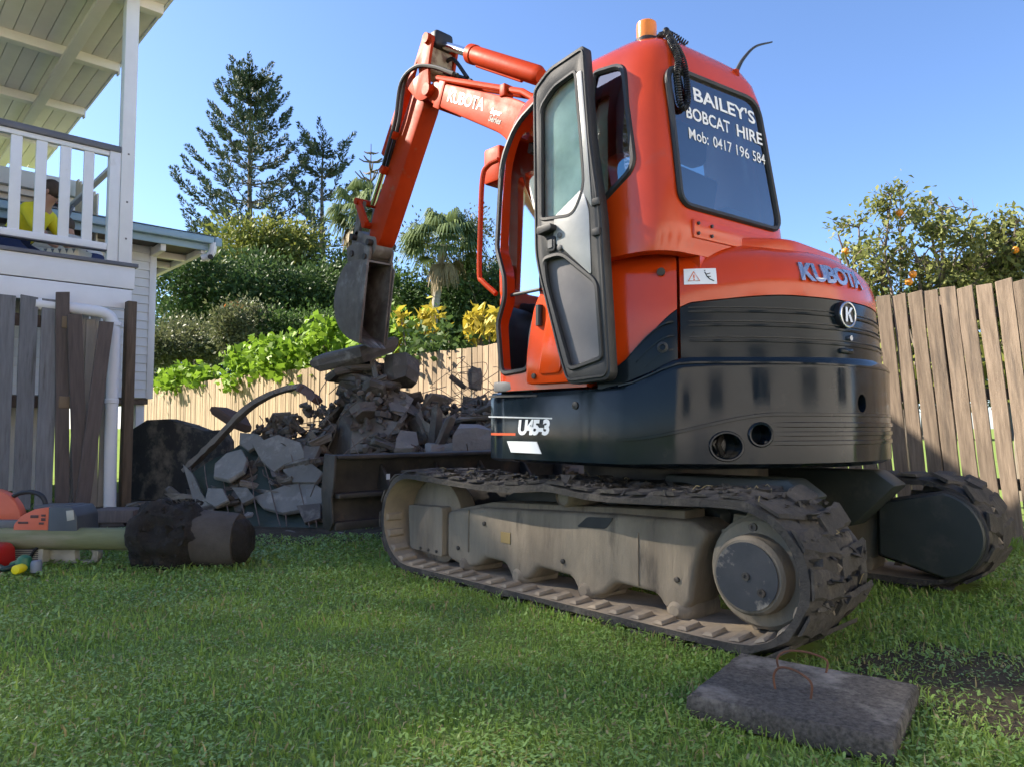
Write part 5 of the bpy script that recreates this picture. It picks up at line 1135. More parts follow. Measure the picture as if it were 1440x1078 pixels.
# ================================================================ things lying on the lawn
# square slab with two wire handles
M_slab = mat('dark_wet_pavement_slab', (.042, .038, .034, 1), (.125, .112, .097, 1), rough=.95, scale=85, detail=8, bump=1.0, bscale=70, bdist=.012, c3=(.27, .245, .215, 1), s3=4.0, lo3=.53, hi3=.66)
slab = thing('concrete_slab', 'square dark concrete slab with two rusty wire handles on the grass', 'slab', (-1.265, 1.25, 0), R(11.5))
rngs = []
for z, s in ((.008, .985), (.038, 1.0), (.062, .99), (.068, .965)):
    ring = []
    for k in range(48):
        t = k / 12; c = [(-.245, -.220), (.243, -.216), (.240, .220), (-.248, .217)]; a = Vector(c[int(t) % 4]).lerp(Vector(c[(int(t) + 1) % 4]), t % 1); q = s + .02 * mnoise.noise(Vector((k * .9, z * 30, 0))) + (.012 * mnoise.noise(Vector((k * 2.7, z * 60, 5))) if z > .03 else 0)
        ring.append((a.x * q, a.y * q, z + .003 * mnoise.noise(Vector((a.x * 9, a.y * 9, 1)))))
    rngs.append(ring)
MB().loft(rngs).build('slab_body', M_slab, slab, ang=40)
def hoop(name, a, b, h):
    a, b = Vector(a), Vector(b); z = Vector((0, 0, 1)); m = MB()
    m.tube(curve_pts([a, a + z * h * .55 + (a - b) * .05, a + z * h * .92 + (b - a) * .10, a.lerp(b, .4) + z * h * 1.02, a.lerp(b, .75) + z * h * .93, b + z * h * .65 + (b - a) * .04, b], 5), .0032, 7); return m.build(name, M_rusty, slab)
def toloc(p): 
    c, s = math.cos(R(-11.5)), math.sin(R(-11.5)); x, y = p[0] + 1.29, p[1] - 1.33; return (x * c - y * s, x * s + y * c, .062)
hoop('wire_handle', toloc((-1.24, 1.385)), toloc((-1.335, 1.385)), .068); hoop('wire_handle', toloc((-1.17, 1.225)), toloc((-1.275, 1.16)), .060)
# green treated post with a concrete and soil footing
M_log = mat('green_treated_pine', (.20, .205, .095, 1), (.145, .15, .065, 1), rough=.75, scale=4, stretch=(1, 7, 7), c3=(.24, .21, .13, 1), s3=2.5, lo3=.5, hi3=.7, bump=.15)
M_ball = mat('black_soil_clod', (.018, .015, .012, 1), (.036, .030, .024, 1), rough=1, scale=8, bump=1.0, bscale=22, bdist=.04, c3=(.06, .052, .044, 1), s3=6, lo3=.60, hi3=.75)
post = thing('pulled_post', 'green treated round post with black soil-caked footing lying on the grass', 'post', (2.10, 1.80, 0), yawR)
# local x runs to the photograph's right
m = MB(); m.tube([(-1.35, .0, .155), (-.7, 0, .150), (-.05, 0, .145)], [.058, .060, .062], 20); m.build('timber', M_log, post)
rngs = []
prof = [(-.175, .03), (-.17, .12), (-.14, .175), (-.06, .195), (.04, .19), (.13, .17), (.19, .145), (.26, .14), (.36, .135), (.43, .12), (.455, .09), (.458, .02)]
for q_ in range(45):
    t = q_ / 44 * (len(prof) - 1); i_ = min(len(prof) - 2, int(t)); x, r = [prof[i_][k] + (prof[i_ + 1][k] - prof[i_][k]) * (t - i_) for k in (0, 1)]
    ring = []
    for k in range(44):
        a = 2 * math.pi * k / 44; ca, sa = math.cos(a), math.sin(a); e = 1 if x < .17 else .5
        q = r * (1 + e * (.22 * mnoise.noise(Vector((x * 6, ca * 1.5, sa * 1.5))) + .16 * mnoise.noise(Vector((x * 15 + 4, ca * 3.2, sa * 3.2))) + .10 * mnoise.noise(Vector((x * 40, ca * 8, sa * 8))))); ring.append((x + .02 * e * mnoise.noise(Vector((ca * 3, sa * 3, x * 5))), q * ca, max(.0, .165 + q * sa - .06 * max(0, x))))
    rngs.append(ring)
MB().loft(rngs).build('footing', M_ball, post, ang=70)
rngs = []
for x, r in ((.17, .02), (.18, .152), (.30, .150), (.40, .145), (.41, .02)):
    rngs.append([(x, r * math.cos(2 * math.pi * k / 24), .163 - .06 * x + r * math.sin(2 * math.pi * k / 24) * (1 + .03 * math.sin(k * 2.3))) for k in range(24)])
MB().loft(rngs).build('concrete_collar', mat('brown_dirty_concrete', (.055, .045, .036, 1), (.09, .075, .06, 1), rough=1, scale=6, bump=.6, bscale=20, bdist=.02), post)
rb = random.Random(8); m = MB()
for k in range(170):
    a = rb.uniform(0, 6.28); x = rb.uniform(-.12, .16); r = .185 + rb.uniform(-.01, .012); c = Vector((x, r * math.cos(a), max(.01, .165 + r * math.sin(a)))); s = rb.uniform(.008, .026)
    vs = [c + Vector((rb.uniform(-1, 1), rb.uniform(-1, 1), rb.uniform(-1, 1))) * s for _ in range(5)]; m.add(vs, [(0, 1, 2), (0, 2, 3), (0, 3, 1), (4, 2, 1), (4, 3, 2), (4, 1, 3)])
o = m.build('soil_clods', M_ball, post, smooth=False); o['kind'] = 'stuff'
# timber offcut by the downpipe
m = MB(); m.b2(-.17, .17, -.12, .12, .03, .13); o = m.build('timber_block', M_pbr, bevel=.012); o.location = (4.12, 1.52, 0); o.rotation_euler = (0, 0, yawR); tag(o, 'dark weathered timber block on the ground below the downpipe', 'block')
m = MB(); m.prism(rpoly([(-.10, 0), (.10, 0), (.08, .035), (-.08, .035)], .01), 'y', -.1, .1); b = m.build('timber_bearer', M_pbr); b.location = (4.12, 1.52, 0); b.rotation_euler = (0, 0, yawR); tag(b, 'low dark bearer under the timber block', 'block')
# demolition saw
M_so = mat('faded_orange_plastic', (.62, .13, .06, 1), (.54, .11, .05, 1), rough=.45, scale=5, c3=(.35, .20, .15, 1), s3=6, lo3=.62, hi3=.8)
M_sg = mat('slate_grey_plastic', (.055, .062, .072, 1), (.075, .082, .09, 1), rough=.5, scale=6)
M_sw = mat('dirty_white_plastic', (.42, .41, .36, 1), (.30, .29, .25, 1), rough=.6, scale=6, c3=(.18, .165, .14, 1), s3=6, lo3=.58, hi3=.75)
M_so2 = mat('dark_print', (.09, .04, .035, 1), rough=.6)
saw = thing('demolition_saw', 'orange and grey petrol demolition saw with black front handle on the grass', 'saw', (2.62, 2.26, 0), yawR)
def sp2(px, py): return ((px - 75) / 252, (800 - py) / 252)
def sbody(name, pts, y0, y1, mt, bev=.012, rad=.01, parent=saw): 
    m = MB(); m.prism(rpoly([sp2(*p) for p in pts], rad, 4), 'y', y0, y1); return m.build(name, mt, parent, bevel=bev, seg=3)
ob = sbody('engine_cover', [(36, 772), (38, 742), (48, 730), (66, 721), (86, 718), (86, 772)], -.10, .10, M_so, .02)
gb = sbody('filter_cover', [(86.5, 772), (86.5, 717.5), (118, 718), (126, 730), (128, 772)], -.105, .105, M_sg, .02)
sbody('cover_top', [(56, 722), (60, 717), (112, 716), (114, 719), (86, 721)], -.06, .06, M_sg, .006)
sbody('sticker', [(111, 723), (121, 722), (123, 735), (113, 737)], -.1075, -.10, M_sw, .0005, .001)
sbody('sticker', [(111, 723), (121, 722), (123, 735), (113, 737)], .10, .1075, M_sw, .0005, .001)

for (a, b) in (((61, 729), (72, 733)), ((76, 728), (82, 731)), ((76, 733), (82, 737)), ((73, 739), (80, 742)), ((44, 738), (58, 741))):
    sbody('vent_mark', [(a[0], a[1]), (b[0], a[1]), (b[0], b[1]), (a[0], b[1])], -.1025, -.098, M_so2, .0005, .001, ob)
cr = sbody('crankcase', [(18, 797), (18, 772), (78, 770), (78, 799)], -.09, .09, M_sw, .012)
for k in range(8):
    py = 776 + k * 2.7; sbody('cooling_fin', [(22, py), (72, py), (72, py + 1.2), (22, py + 1.2)], -.0955, -.088, M_sg, .0005, .0005, cr)
hp = [(78, 799), (78, 770), (112, 770), (122, 774), (140, 776), (147, 782), (145, 797), (136, 800), (112, 799)]
hole = MB().prism(rpoly([sp2(*p) for p in [(113, 780), (135, 781), (138, 786), (135, 795), (114, 795)]], .01), 'y', -.3, .3)
me = cut(MB().prism(rpoly([sp2(*p) for p in hp], .014, 4), 'y', -.025, .025).mesh('h', smooth=False), [hole], bevel=.006); link('rear_handle', me, M_sw, saw)
m = MB(); m.tube(curve_pts([(*sp2(0, 748), 0), (*sp2(3, 725), 0), (*sp2(14, 706), 0), (*sp2(34, 700), 0), (*sp2(52, 704), 0), (*sp2(60, 716), 0), (*sp2(63, 740), 0)], 6), .013, 10)
me = m.mesh('handle'); 
for v in me.vertices: v.co = Vector((v.co.x, v.co.z + .03, v.co.y))
link('front_handle', me, M_blk, saw)
m = MB(); m.tube(curve_pts([(.0, -.10, .115), (-.03, -.105, .08), (-.05, -.10, .03), (-.02, -.10, .01)], 5), .008, 8); m.build('fuel_hose', M_hose, saw)
m = MB(); gp = [(sp2(-16, 742)[0] + .185 * math.cos(R(a)), sp2(-16, 742)[1] + .185 * math.sin(R(a))) for a in range(-10, 200, 10)] + [sp2(-16, 742)]
m.prism(gp, 'y', .0, .06); m.build('blade_guard', M_so, saw, bevel=.008)
m = MB(); m.lathe([(.02, .024), (.165, .026), (.165, .030), (.02, .032)], (sp2(-16, 742)[0], 0, sp2(-16, 742)[1] - .005), 'y', 36); m.build('cutting_disc', M_steel, saw)
m = MB(); m.b2(-.30, -.05, -.08, -.03, .20, .25); m.build('guard_arm', M_grey, saw, bevel=.01)
# fuel can at the edge of the lawn
can = thing('fuel_can', 'red plastic fuel can lying at the left edge of the lawn', 'fuel can', (2.545, 2.52, 0), yawR)
m = MB(); m.prism(rpoly([(-.26, 0), (.045, 0), (.055, .05), (.05, .12), (.02, .145), (-.26, .145)], .02, 4), 'y', -.07, .07); m.build('can_body', mat('red_plastic', (.42, .012, .012, 1), rough=.35), can, bevel=.02, seg=3)
m = MB(); m.lathe([(.022, .14), (.022, .165), (.01, .168)], (-.05, 0, 0), 'z', 14); m.build('cap', M_blk, can)
# hose fittings
hf = thing('hose_fittings', 'green hose end with yellow and grey connectors beside the red can', 'hose', (2.26, 2.46, .02), yawR)
M_hg = mat('green_hose_plastic', (.02, .12, .055, 1), rough=.45); M_hd = mat('dark_green_hose', (.008, .03, .022, 1), rough=.5); M_hy = mat('yellow_plastic', (.80, .66, .01, 1), rough=.4); M_hgr = mat('blue_grey_plastic', (.18, .21, .26, 1), rough=.5)
m = MB(); m.lathe([(.01, .0), (.036, .01), (.038, .045), (.03, .07), (.012, .082)], (0.0, .03, .01), 'z', 18); m.build('green_cap', M_hg, hf)
m = MB(); m.lathe([(.006, -.012), (.020, -.010), (.024, -.004), (.024, .04), (.018, .06)], (.012, -.045, .03), 'y', 18); m.build('yellow_connector', M_hy, hf)
m = MB(); m.lathe([(.016, .0), (.026, .005), (.027, .045), (.022, .062), (.008, .064)], (.062, .03, .0), 'z', 18); m.build('grey_connector', M_hgr, hf)
m = MB(); m.tube(curve_pts([(-.02, .05, .025), (-.06, .06, .03), (-.10, .03, .02), (-.16, .05, .03), (-.24, .0, .025), (-.5, -.05, .02)], 6), .015, 10); m.build('hose', M_hd, hf)
m = MB(); m.tube(curve_pts([(-.02, .09, .015), (-.07, .10, .015), (-.09, .07, .035), (-.05, .06, .05)], 6), .013, 10); m.build('hose_loop', M_hg, hf)
# ================================================================ people on the verandah
def figure(name, joints, edges, radii, root, mats, mid, label, loc, rz):
    me = bpy.data.meshes.new('sk'); me.from_pydata(joints, edges, []); o = link('tmpf', me)
    md = o.modifiers.new('s', 'SKIN'); md.use_smooth_shade = True; ss = o.modifiers.new('d', 'SUBSURF'); ss.levels = 2; ss.render_levels = 2
    lay = me.skin_vertices[0].data
    for i, r in enumerate(radii): lay[i].radius = (r, r) if not hasattr(r, '__len__') else r
    for i in range(len(joints)): lay[i].use_root = (i == root)
    bpy.context.view_layer.update(); em = evalmesh(o); bpy.data.objects.remove(o)
    for q in mats: em.materials.append(q)
    J = [Vector(j) for j in joints]
    for p in em.polygons:
        i = min(range(len(J)), key=lambda k: (J[k] - p.center).length); p.material_index = mid[i]; p.use_smooth = True
    f = link(name, em, None, None, loc, (0, 0, rz)); return tag(f, label, 'person')
M_hv = mat('hi_vis_yellow_cloth', (.78, .68, .02, 1), (.70, .60, .02, 1), rough=.8, scale=9, bump=.2, bscale=14, bdist=.02); M_nv = mat('navy_cloth', (.012, .022, .075, 1), (.02, .03, .09, 1), rough=.85, scale=8, bump=.2, bscale=14); M_sk = mat('skin', (.42, .22, .15, 1), (.46, .25, .17, 1), rough=.55, scale=8); M_hair = mat('brown_hair', (.05, .03, .02, 1), (.08, .05, .03, 1), rough=.7, scale=20)
M_cw = mat('off_white_cloth', (.60, .58, .54, 1), (.52, .50, .47, 1), rough=.85, scale=8, bump=.2)
def face(p, c, fd, up, mt=M_hair):
    """hair cap, eyes, nose and ears on a head centred at c facing fd"""
    fd = Vector(fd).normalized(); up = Vector(up).normalized(); sd = fd.cross(up); M3 = Matrix((fd, sd, up)).transposed()
    def ell(nm, off, r, mt_, n=12):
        m = MB(); rings = []
        for i in range(1, n):
            t = math.pi * i / n; rings.append([M3 @ Vector((off[0] + r[0] * math.sin(t) * math.cos(2 * math.pi * k / 16), off[1] + r[1] * math.sin(t) * math.sin(2 * math.pi * k / 16), off[2] + r[2] * math.cos(t))) + Vector(c) for k in range(16)])
        m.loft(rings); m.build(nm, mt_, p)
    ell('hair', (-.020, 0, .030), (.098, .086, .098), mt)
    for s in (1, -1): ell('eye', (.083, .032 * s, .005), (.010, .013, .009), M_blk); ell('ear', (.0, .082 * s, -.01), (.018, .012, .030), M_sk)
    ell('nose', (.098, 0, -.018), (.018, .013, .022), M_sk); ell('mouth', (.086, 0, -.052), (.010, .024, .006), mat('lips', (.30, .10, .09, 1), rough=.5))
# kneeling worker, back rounded, seen between the balusters (local x = to the photograph's right)
J = [(-.06, .05, .30), (.05, .05, .48), (.17, .03, .62), (.25, .02, .69), (.30, .02, .77), (.31, .02, .86),      # pelvis, waist, chest, neck, head, crown
     (-.08, .16, .28), (.24, .19, .12), (-.18, .19, .07), (-.30, .19, .05), (-.08, -.06, .28), (.22, -.09, .12), (-.20, -.09, .07), (-.32, -.09, .05),
     (.19, .20, .60), (.28, .26, .40), (.44, .22, .26), (.50, .20, .22), (.19, -.15, .60), (.30, -.20, .42), (.44, -.16, .26), (.50, -.14, .22)]
E_ = [(0, 1), (1, 2), (2, 3), (3, 4), (4, 5), (0, 6), (6, 7), (7, 8), (8, 9), (0, 10), (10, 11), (11, 12), (12, 13), (2, 14), (14, 15), (15, 16), (16, 17), (2, 18), (18, 19), (19, 20), (20, 21)]
rad = [.15, .145, .15, .055, .085, .06, .095, .075, .055, .045, .095, .075, .055, .045, .07, .05, .036, .03, .07, .05, .036, .03]
mid = [1, 0, 0, 2, 2, 2, 1, 1, 1, 3, 1, 1, 1, 3, 0, 0, 2, 2, 0, 0, 2, 2]
w1 = figure('person', J, E_, rad, 0, [M_hv, M_nv, M_sk, M_blk], mid, 'person in bright yellow shirt and navy trousers kneeling behind the balusters', (6.25, 1.96, 2.265), yawR)
face(w1, (.315, .02, .80), (.8, .1, -.55), (.5, 0, .8))
J2 = [(x * -.92, y, z * .86) for x, y, z in J]
w2 = figure('person', J2, E_, rad, 0, [M_cw, M_nv, M_sk, M_blk], mid, 'crouching person in pale shirt facing the kneeling worker on the verandah', (6.75, 1.22, 2.265), yawR)
face(w2, (-.29, .02, .69), (-.8, .1, -.4), (-.4, 0, .85), M_hair)
m = MB(); m.tube([(6.35, 1.60, 2.62), (6.62, 1.42, 3.12)], .013, 8); tag(m.build('broom_handle', M_rail_dk), 'dark broom handle slanting behind the balusters', 'broom')
# striped tub on the deck
tb = thing('tub', 'cream tub with dark pointed trim standing on the verandah floor', 'tub', (5.55, 1.66, 2.263), yawR)
m = MB(); m.loft([[(x * .9, y * .9, 0) for x, y in rpoly([(-.17, -.12), (.17, -.12), (.17, .12), (-.17, .12)], .03)], [(x, y, .14) for x, y in rpoly([(-.17, -.12), (.17, -.12), (.17, .12), (-.17, .12)], .03)]]); m.build('tub_body', M_cream, tb)
for k in range(5):
    x = -.13 + k * .065; m = MB(); m.prism([(x - .016, .135), (x + .016, .135), (x, .095)], 'y', -.122, -.1125); m.build('pointed_trim', M_rail_dk, tb, smooth=False)
# ================================================================ vegetation
def at(px, d, py=None):
    """yard position on the bearing of a column of the photograph, d metres ahead"""
    p = Vector((cam.location.x, cam.location.y, 0)) + FWD * d + RGT * d * (px - 720) / 1020
    if py is not None: p.z = zat(py, d)
    return p
def zat(py, d):
    Y = (539 - py) / 1020; return .765 + d * (math.sin(.06) + Y * math.cos(.06)) / (math.cos(.06) - Y * math.sin(.06))
M_bark = mat('grey_brown_bark', (.13, .105, .08, 1), (.19, .16, .13, 1), rough=.95, scale=6, stretch=(3, 3, .6), bump=.5)
M_barkpale = mat('pale_palm_bark', (.36, .33, .28, 1), (.26, .23, .19, 1), rough=.9, scale=5, stretch=(1, 1, 4), bump=.3)
def leaf_quads(C, D, S, Wd, fold=0.25, rg=None):
    """rhombic leaves: centres C, directions D, lengths S, widths Wd (numpy)"""
    n = len(C); rg = rg or rng; D = D / (np.linalg.norm(D, axis=1, keepdims=True) + 1e-9)
    t = rg.normal(size=(n, 3)); sd = np.cross(D, t); sd /= (np.linalg.norm(sd, axis=1, keepdims=True) + 1e-9)
    nm = np.cross(sd, D); S = S[:, None]; Wd = Wd[:, None]
    V = np.stack([C - D * S * .5, C + sd * Wd * .5 + nm * Wd * fold - D * S * .05, C + D * S * .5, C - sd * Wd * .5 + nm * Wd * fold - D * S * .05], 1)
    return V.reshape(-1, 3), (np.arange(n) * 4)[:, None] + np.arange(4)[None, :]
def foliage(name, C, D, S, Wd, mt, parent, fold=.25):
    V, Fq = leaf_quads(C, D, S, Wd, fold); return link(name, big_mesh(name, V, Fq, mt), None, parent)
def limb_mb(m, a, b, r0, r1, bend, rg, n=5):
    a, b = Vector(a), Vector(b); mid = a.lerp(b, .5) + Vector((rg.gauss(0, 1), rg.gauss(0, 1), rg.gauss(0, .4))) * bend
    P = curve_pts([a, mid, b], n); m.tube(P, [r0 + (r1 - r0) * k / (len(P) - 1) for k in range(len(P))], 6); return P
def broad_tree(name, label, base, H, crowns, nclump, nleaf, size, mt, group=None, cl=.55, trunk_r=.16, barkm=None, cat='tree', up=.2, tall=None):
    """tapered trunk, limbs to the crown lobes, leaf clumps scattered through the lobes"""
    rg = random.Random(hash(name + label + str(round(base[0], 2))) % 9999 if False else int(abs(base[0] * 131 + base[1] * 17 + H * 7)) % 99991)
    g = np.random.default_rng(rg.randrange(10 ** 6)); t = thing(name, label, cat, (base[0], base[1], base[2] if len(base) > 2 else 0), 0, group)
    m = MB(); th = min(c[0][2] for c in crowns) * .9
    P = limb_mb(m, (0, 0, -.1), (0, 0, th), trunk_r, trunk_r * .6, .12, rg)
    for c, r in crowns:
        b = Vector(c); limb_mb(m, (0, 0, th * rg.uniform(.55, 1)), b, trunk_r * .5, trunk_r * .12, .2, rg)
        for _ in range(5):
            e = b + Vector((rg.uniform(-1, 1) * r[0], rg.uniform(-1, 1) * r[1], rg.uniform(-.6, 1) * r[2])) * .8; limb_mb(m, b - Vector((0, 0, r[2] * .5)), e, trunk_r * .18, trunk_r * .05, .15, rg, 4)
    m.build('trunk', barkm or M_bark, t)
    Cs = []; Ds = []
    tot = sum(c[1][0] * c[1][1] * c[1][2] for c in crowns)
    for c, r in crowns:
        k = max(4, int(nclump * (r[0] * r[1] * r[2]) / tot)); v = g.normal(size=(k, 3)); v /= np.linalg.norm(v, axis=1, keepdims=True); q = (g.random(k) ** .38)[:, None] * v * np.array(r) * g.uniform(.8, 1.15, (k, 1)) + np.array(c)
        kk = max(3, nleaf // nclump)
        for i in range(k):
            n = int(kk * g.uniform(.5, 1.5)); off = g.normal(size=(n, 3)) * cl * np.array((1, 1, .62)) * g.uniform(.6, 1.25); Cs.append(q[i] + off); Ds.append(off * .6 + v[i] * cl + g.normal(size=(n, 3)) * cl * .9 + np.array((0, 0, up)) * cl)
    C_ = np.concatenate(Cs); D_ = np.concatenate(Ds); n = len(C_); S_ = size * g.uniform(.6, 1.35, n)
    V, Fq = leaf_quads(C_, D_, S_, S_ * g.uniform(.36, .58, n), .2, g); link('crown', big_mesh('crown', V, Fq, mt), None, t)
    return t
L_dark = leafmat('dark_green_leaves', (0.027, 0.059, 0.022, 1), (0.088, 0.142, 0.043, 1), trans=.25, scale=.5)
L_mid = leafmat('mid_green_leaves', (0.031, 0.070, 0.020, 1), (0.105, 0.168, 0.042, 1), trans=.3, scale=.5)
L_yel = leafmat('yellow_green_leaves', (0.081, 0.115, 0.024, 1), (0.236, 0.250, 0.054, 1), trans=.3, scale=.5)
L_olive = leafmat('olive_leaves', (0.063, 0.077, 0.031, 1), (0.168, 0.182, 0.084, 1), trans=.25, scale=.6)
L_pine = leafmat('pine_foliage', (.032, .052, .030, 1), (.095, .130, .072, 1), trans=.15, scale=.4, rough=.6)
L_lime = leafmat('lime_vine_leaves', (0.086, 0.178, 0.014, 1), (0.253, 0.391, 0.040, 1), trans=.35, scale=2.5, rough=.4)
L_croton = leafmat('yellow_croton_leaves', (.34, .26, .02, 1), (.60, .50, .07, 1), trans=.3, scale=3, rough=.4)
L_citrus = leafmat('citrus_leaves', (.065, .100, .022, 1), (.26, .27, .085, 1), trans=.35, scale=2.5, rough=.32)
L_palm = leafmat('fan_palm_fronds', (0.056, 0.091, 0.031, 1), (0.154, 0.203, 0.077, 1), trans=.25, scale=.8)
L_skirt = leafmat('dry_palm_skirt', (.16, .12, .06, 1), (.30, .24, .13, 1), trans=.2, scale=1)
# ---------------------------------------------------------------- hoop pines
def pine(name, label, px, d, py_top, py_low, halfw, seed, dens=1.0, sparse=0.0, leanx=0.0, gaps=0.0):
    rg = random.Random(seed); g = np.random.default_rng(seed); b = at(px, d); ztop = zat(py_top, d); zlow = zat(py_low, d)
    t = thing(name, label, 'tree', (b.x, b.y, 0), 0, 'tall pines behind the fence'); m = MB()
    n = 14; m.tube([(math.sin(k * .7) * .06, math.cos(k * .5) * .06, ztop * k / n) for k in range(n + 1)], [.30 * (1 - k / n) + .02 for k in range(n + 1)], 8)
    Cs = []; Ds = []; Ss = []
    z = zlow; H = ztop - zlow; w = 0
    def tuft(p, d_, ln, cnt):
        d_ = d_.normalized(); u = g.random(cnt); ang = g.uniform(0, 6.283, cnt); o1 = d_.orthogonal().normalized(); o2 = d_.cross(o1)
        rad_ = (.19 + .06 * g.random(cnt)) * np.sin(np.pi * np.clip(u * .9 + .08, 0, 1)) ** .6
        dirv = np.outer(np.cos(ang), o1) + np.outer(np.sin(ang), o2)
        c = np.array(p) + np.outer(u * ln, d_) + dirv * rad_[:, None] * .6; Cs.append(c); Ds.append(dirv * .8 + np.array(d_)[None, :] * .9); Ss.append(g.uniform(.12, .20, cnt))
    while z < ztop - .3:
        f = (z - zlow) / H; Lb = halfw * (1 - f) ** .72 * (1.0 if f > .12 else .9) + .35
        nb = 6 if rg.random() > sparse + .25 else 5; a0 = rg.uniform(0, 6.28)
        for k in range(nb):
            if rg.random() < gaps: continue
            a = a0 + 2 * math.pi * k / nb + rg.uniform(-.25, .25); L_ = Lb * rg.uniform(.72, 1.12); dr = Vector((math.cos(a), math.sin(a), 0))
            rise = .10 + .45 * f; P = [Vector((0, 0, z)) + dr * (L_ * s) + Vector((0, 0, L_ * (rise * s - .22 * math.sin(s * 2.6) * (1 - f) + .20 * s * s))) for s in (0, .25, .5, .75, 1)]
            m.tube(P, [.055 * (1 - f * .6), .045 * (1 - f * .6), .035 * (1 - f * .6), .022, .010], 5)
            s = .30 if f < .8 else .1
            while s < 1.0:
                i = min(3, int(s * 4)); p = P[i].lerp(P[i + 1], s * 4 - i); tg = (P[i + 1] - P[i]).normalized(); side = tg.cross(Vector((0, 0, 1))).normalized()
                for sg in (1, -1):
                    if rg.random() < .82 * dens:
                        dd = tg * rg.uniform(.5, 1.0) + side * sg * rg.uniform(.35, 1.1) + Vector((0, 0, rg.uniform(.0, .55))); tuft(p, dd, rg.uniform(.65, 1.15) * (.7 + .3 * (1 - f)), int(70 * dens))
                s += .19 / max(.6, L_ / 3.0) if L_ > 1 else .25
            tuft(P[4] - (P[4] - P[3]) * .4, (P[4] - P[3]).normalized() + Vector((0, 0, .35)), 1.1, int(120 * dens))
        z += rg.uniform(.68, .98) * (1 + sparse * .7)
    tuft(Vector((0, 0, ztop - .5)), Vector((0, 0, 1)), .8, 60)
    m.build('trunk', M_bark, t)
    C_ = np.concatenate(Cs); D_ = np.concatenate(Ds); S_ = np.concatenate(Ss) * (1.15 if d > 30 else 1); V, Fq = leaf_quads(C_, D_, S_, S_ * .30, .1, g); link('crown', big_mesh('crown', V, Fq, L_pine), None, t); return t
pine('hoop_pine', 'tallest dark green pine rising behind the trees on the left', 345, 36, 116, 400, 3.7, 4)
pine('hoop_pine', 'shorter open-crowned pine right of the tallest pine', 450, 36, 190, 380, 2.1, 9, dens=.9, sparse=.45, gaps=.22)
# bare dead pine
b = at(518, 40); t = thing('dead_pine', 'bare dead pine top standing above the fan palms', 'tree', (b.x, b.y, 0)); zt = zat(203, 40); m = MB(); rg = random.Random(2)
m.tube([(0, 0, 0), (.03, 0, zt * .5), (0, .02, zt)], [.25, .13, .02], 7); m.build('trunk', M_bark, t)
for k in range(9):
    z = zt - .5 - k * .55; L_ = .45 + .22 * k
    for j in range(6):
        a = rg.uniform(0, 6.28); dr = Vector((math.cos(a), math.sin(a), 0)); m = MB(); m.tube([(0, 0, z), dr * L_ * .6 + Vector((0, 0, z + .02)), dr * L_ + Vector((0, 0, z + .25 * L_))], [.06, .045, .03], 5); m.build('branch', M_bark, t)
# ---------------------------------------------------------------- fan palms
def palm(label, px, d, py_top, py_crown, px_base, seed, skirt, spread=1.7):
    rg = random.Random(seed); g = np.random.default_rng(seed); b = at(px_base, d); c = at(px, d, py_crown); t = thing('fan_palm', label, 'palm', (b.x, b.y, 0), 0, 'fan palms beyond the fence')
    top = Vector((c.x - b.x, c.y - b.y, c.z)); m = MB(); P = curve_pts([(0, 0, 0), top * .5 + Vector((0, 0, -.2)), top], 8); m.tube(P, [.17 - .05 * k / len(P) for k in range(len(P))], 10); m.build('trunk', M_barkpale, t)
    def fronds(n, e0, e1, Ln, mt, nm, droop):
        Vs = []; Fs = []; cnt = 0
        for k in range(n):
            a = rg.uniform(0, 6.28); e = rg.uniform(e0, e1); dr = Vector((math.cos(a) * math.cos(e), math.sin(a) * math.cos(e), math.sin(e))); pl = Ln * rg.uniform(.45, .65); hub = top + dr * pl + Vector((0, 0, -.05)); sd = dr.cross(Vector((0, 0, 1))).normalized(); nn = sd.cross(dr)
            ns = 17
            for j in range(ns):
                th = (j / (ns - 1) - .5) * 2.9; ld = (dr * math.cos(th) + sd * math.sin(th)).normalized(); L2 = Ln * rg.uniform(.5, .68) * (1 - .25 * abs(th) / 1.5); w = .034
                p0 = hub; p1 = hub + ld * L2 * .55; p2 = p1 + (ld * .45 + Vector((0, 0, -droop))).normalized() * L2 * .55; wv = ld.cross(nn).normalized() * w
                Vs += [p0 - wv * .4, p0 + wv * .4, p1 + wv, p1 - wv, p2 + wv * .25, p2 - wv * .25]; Fs += [(cnt, cnt + 1, cnt + 2, cnt + 3), (cnt + 3, cnt + 2, cnt + 4, cnt + 5)]; cnt += 6
            wv = sd * .022; Vs += [top - wv, top + wv, hub + wv, hub - wv]; Fs.append((cnt, cnt + 1, cnt + 2, cnt + 3)); cnt += 4
        link(nm, big_mesh(nm, np.array([tuple(v) for v in Vs]), np.array(Fs), mt), None, t)
    fronds(44, -.55, 1.35, spread, L_palm, 'crown', .75); fronds(skirt, -1.35, -.75, spread * .9, L_skirt, 'dry_skirt', 1.2)
palm('fan palm with pale trunk and drooping fronds right of the bucket', 622, 24, 290, 345, 585, 3, 8, 1.5)
palm('fan palm with dry straw-coloured skirt behind the dipper arm', 505, 27, 250, 300, 497, 8, 40, 1.45)
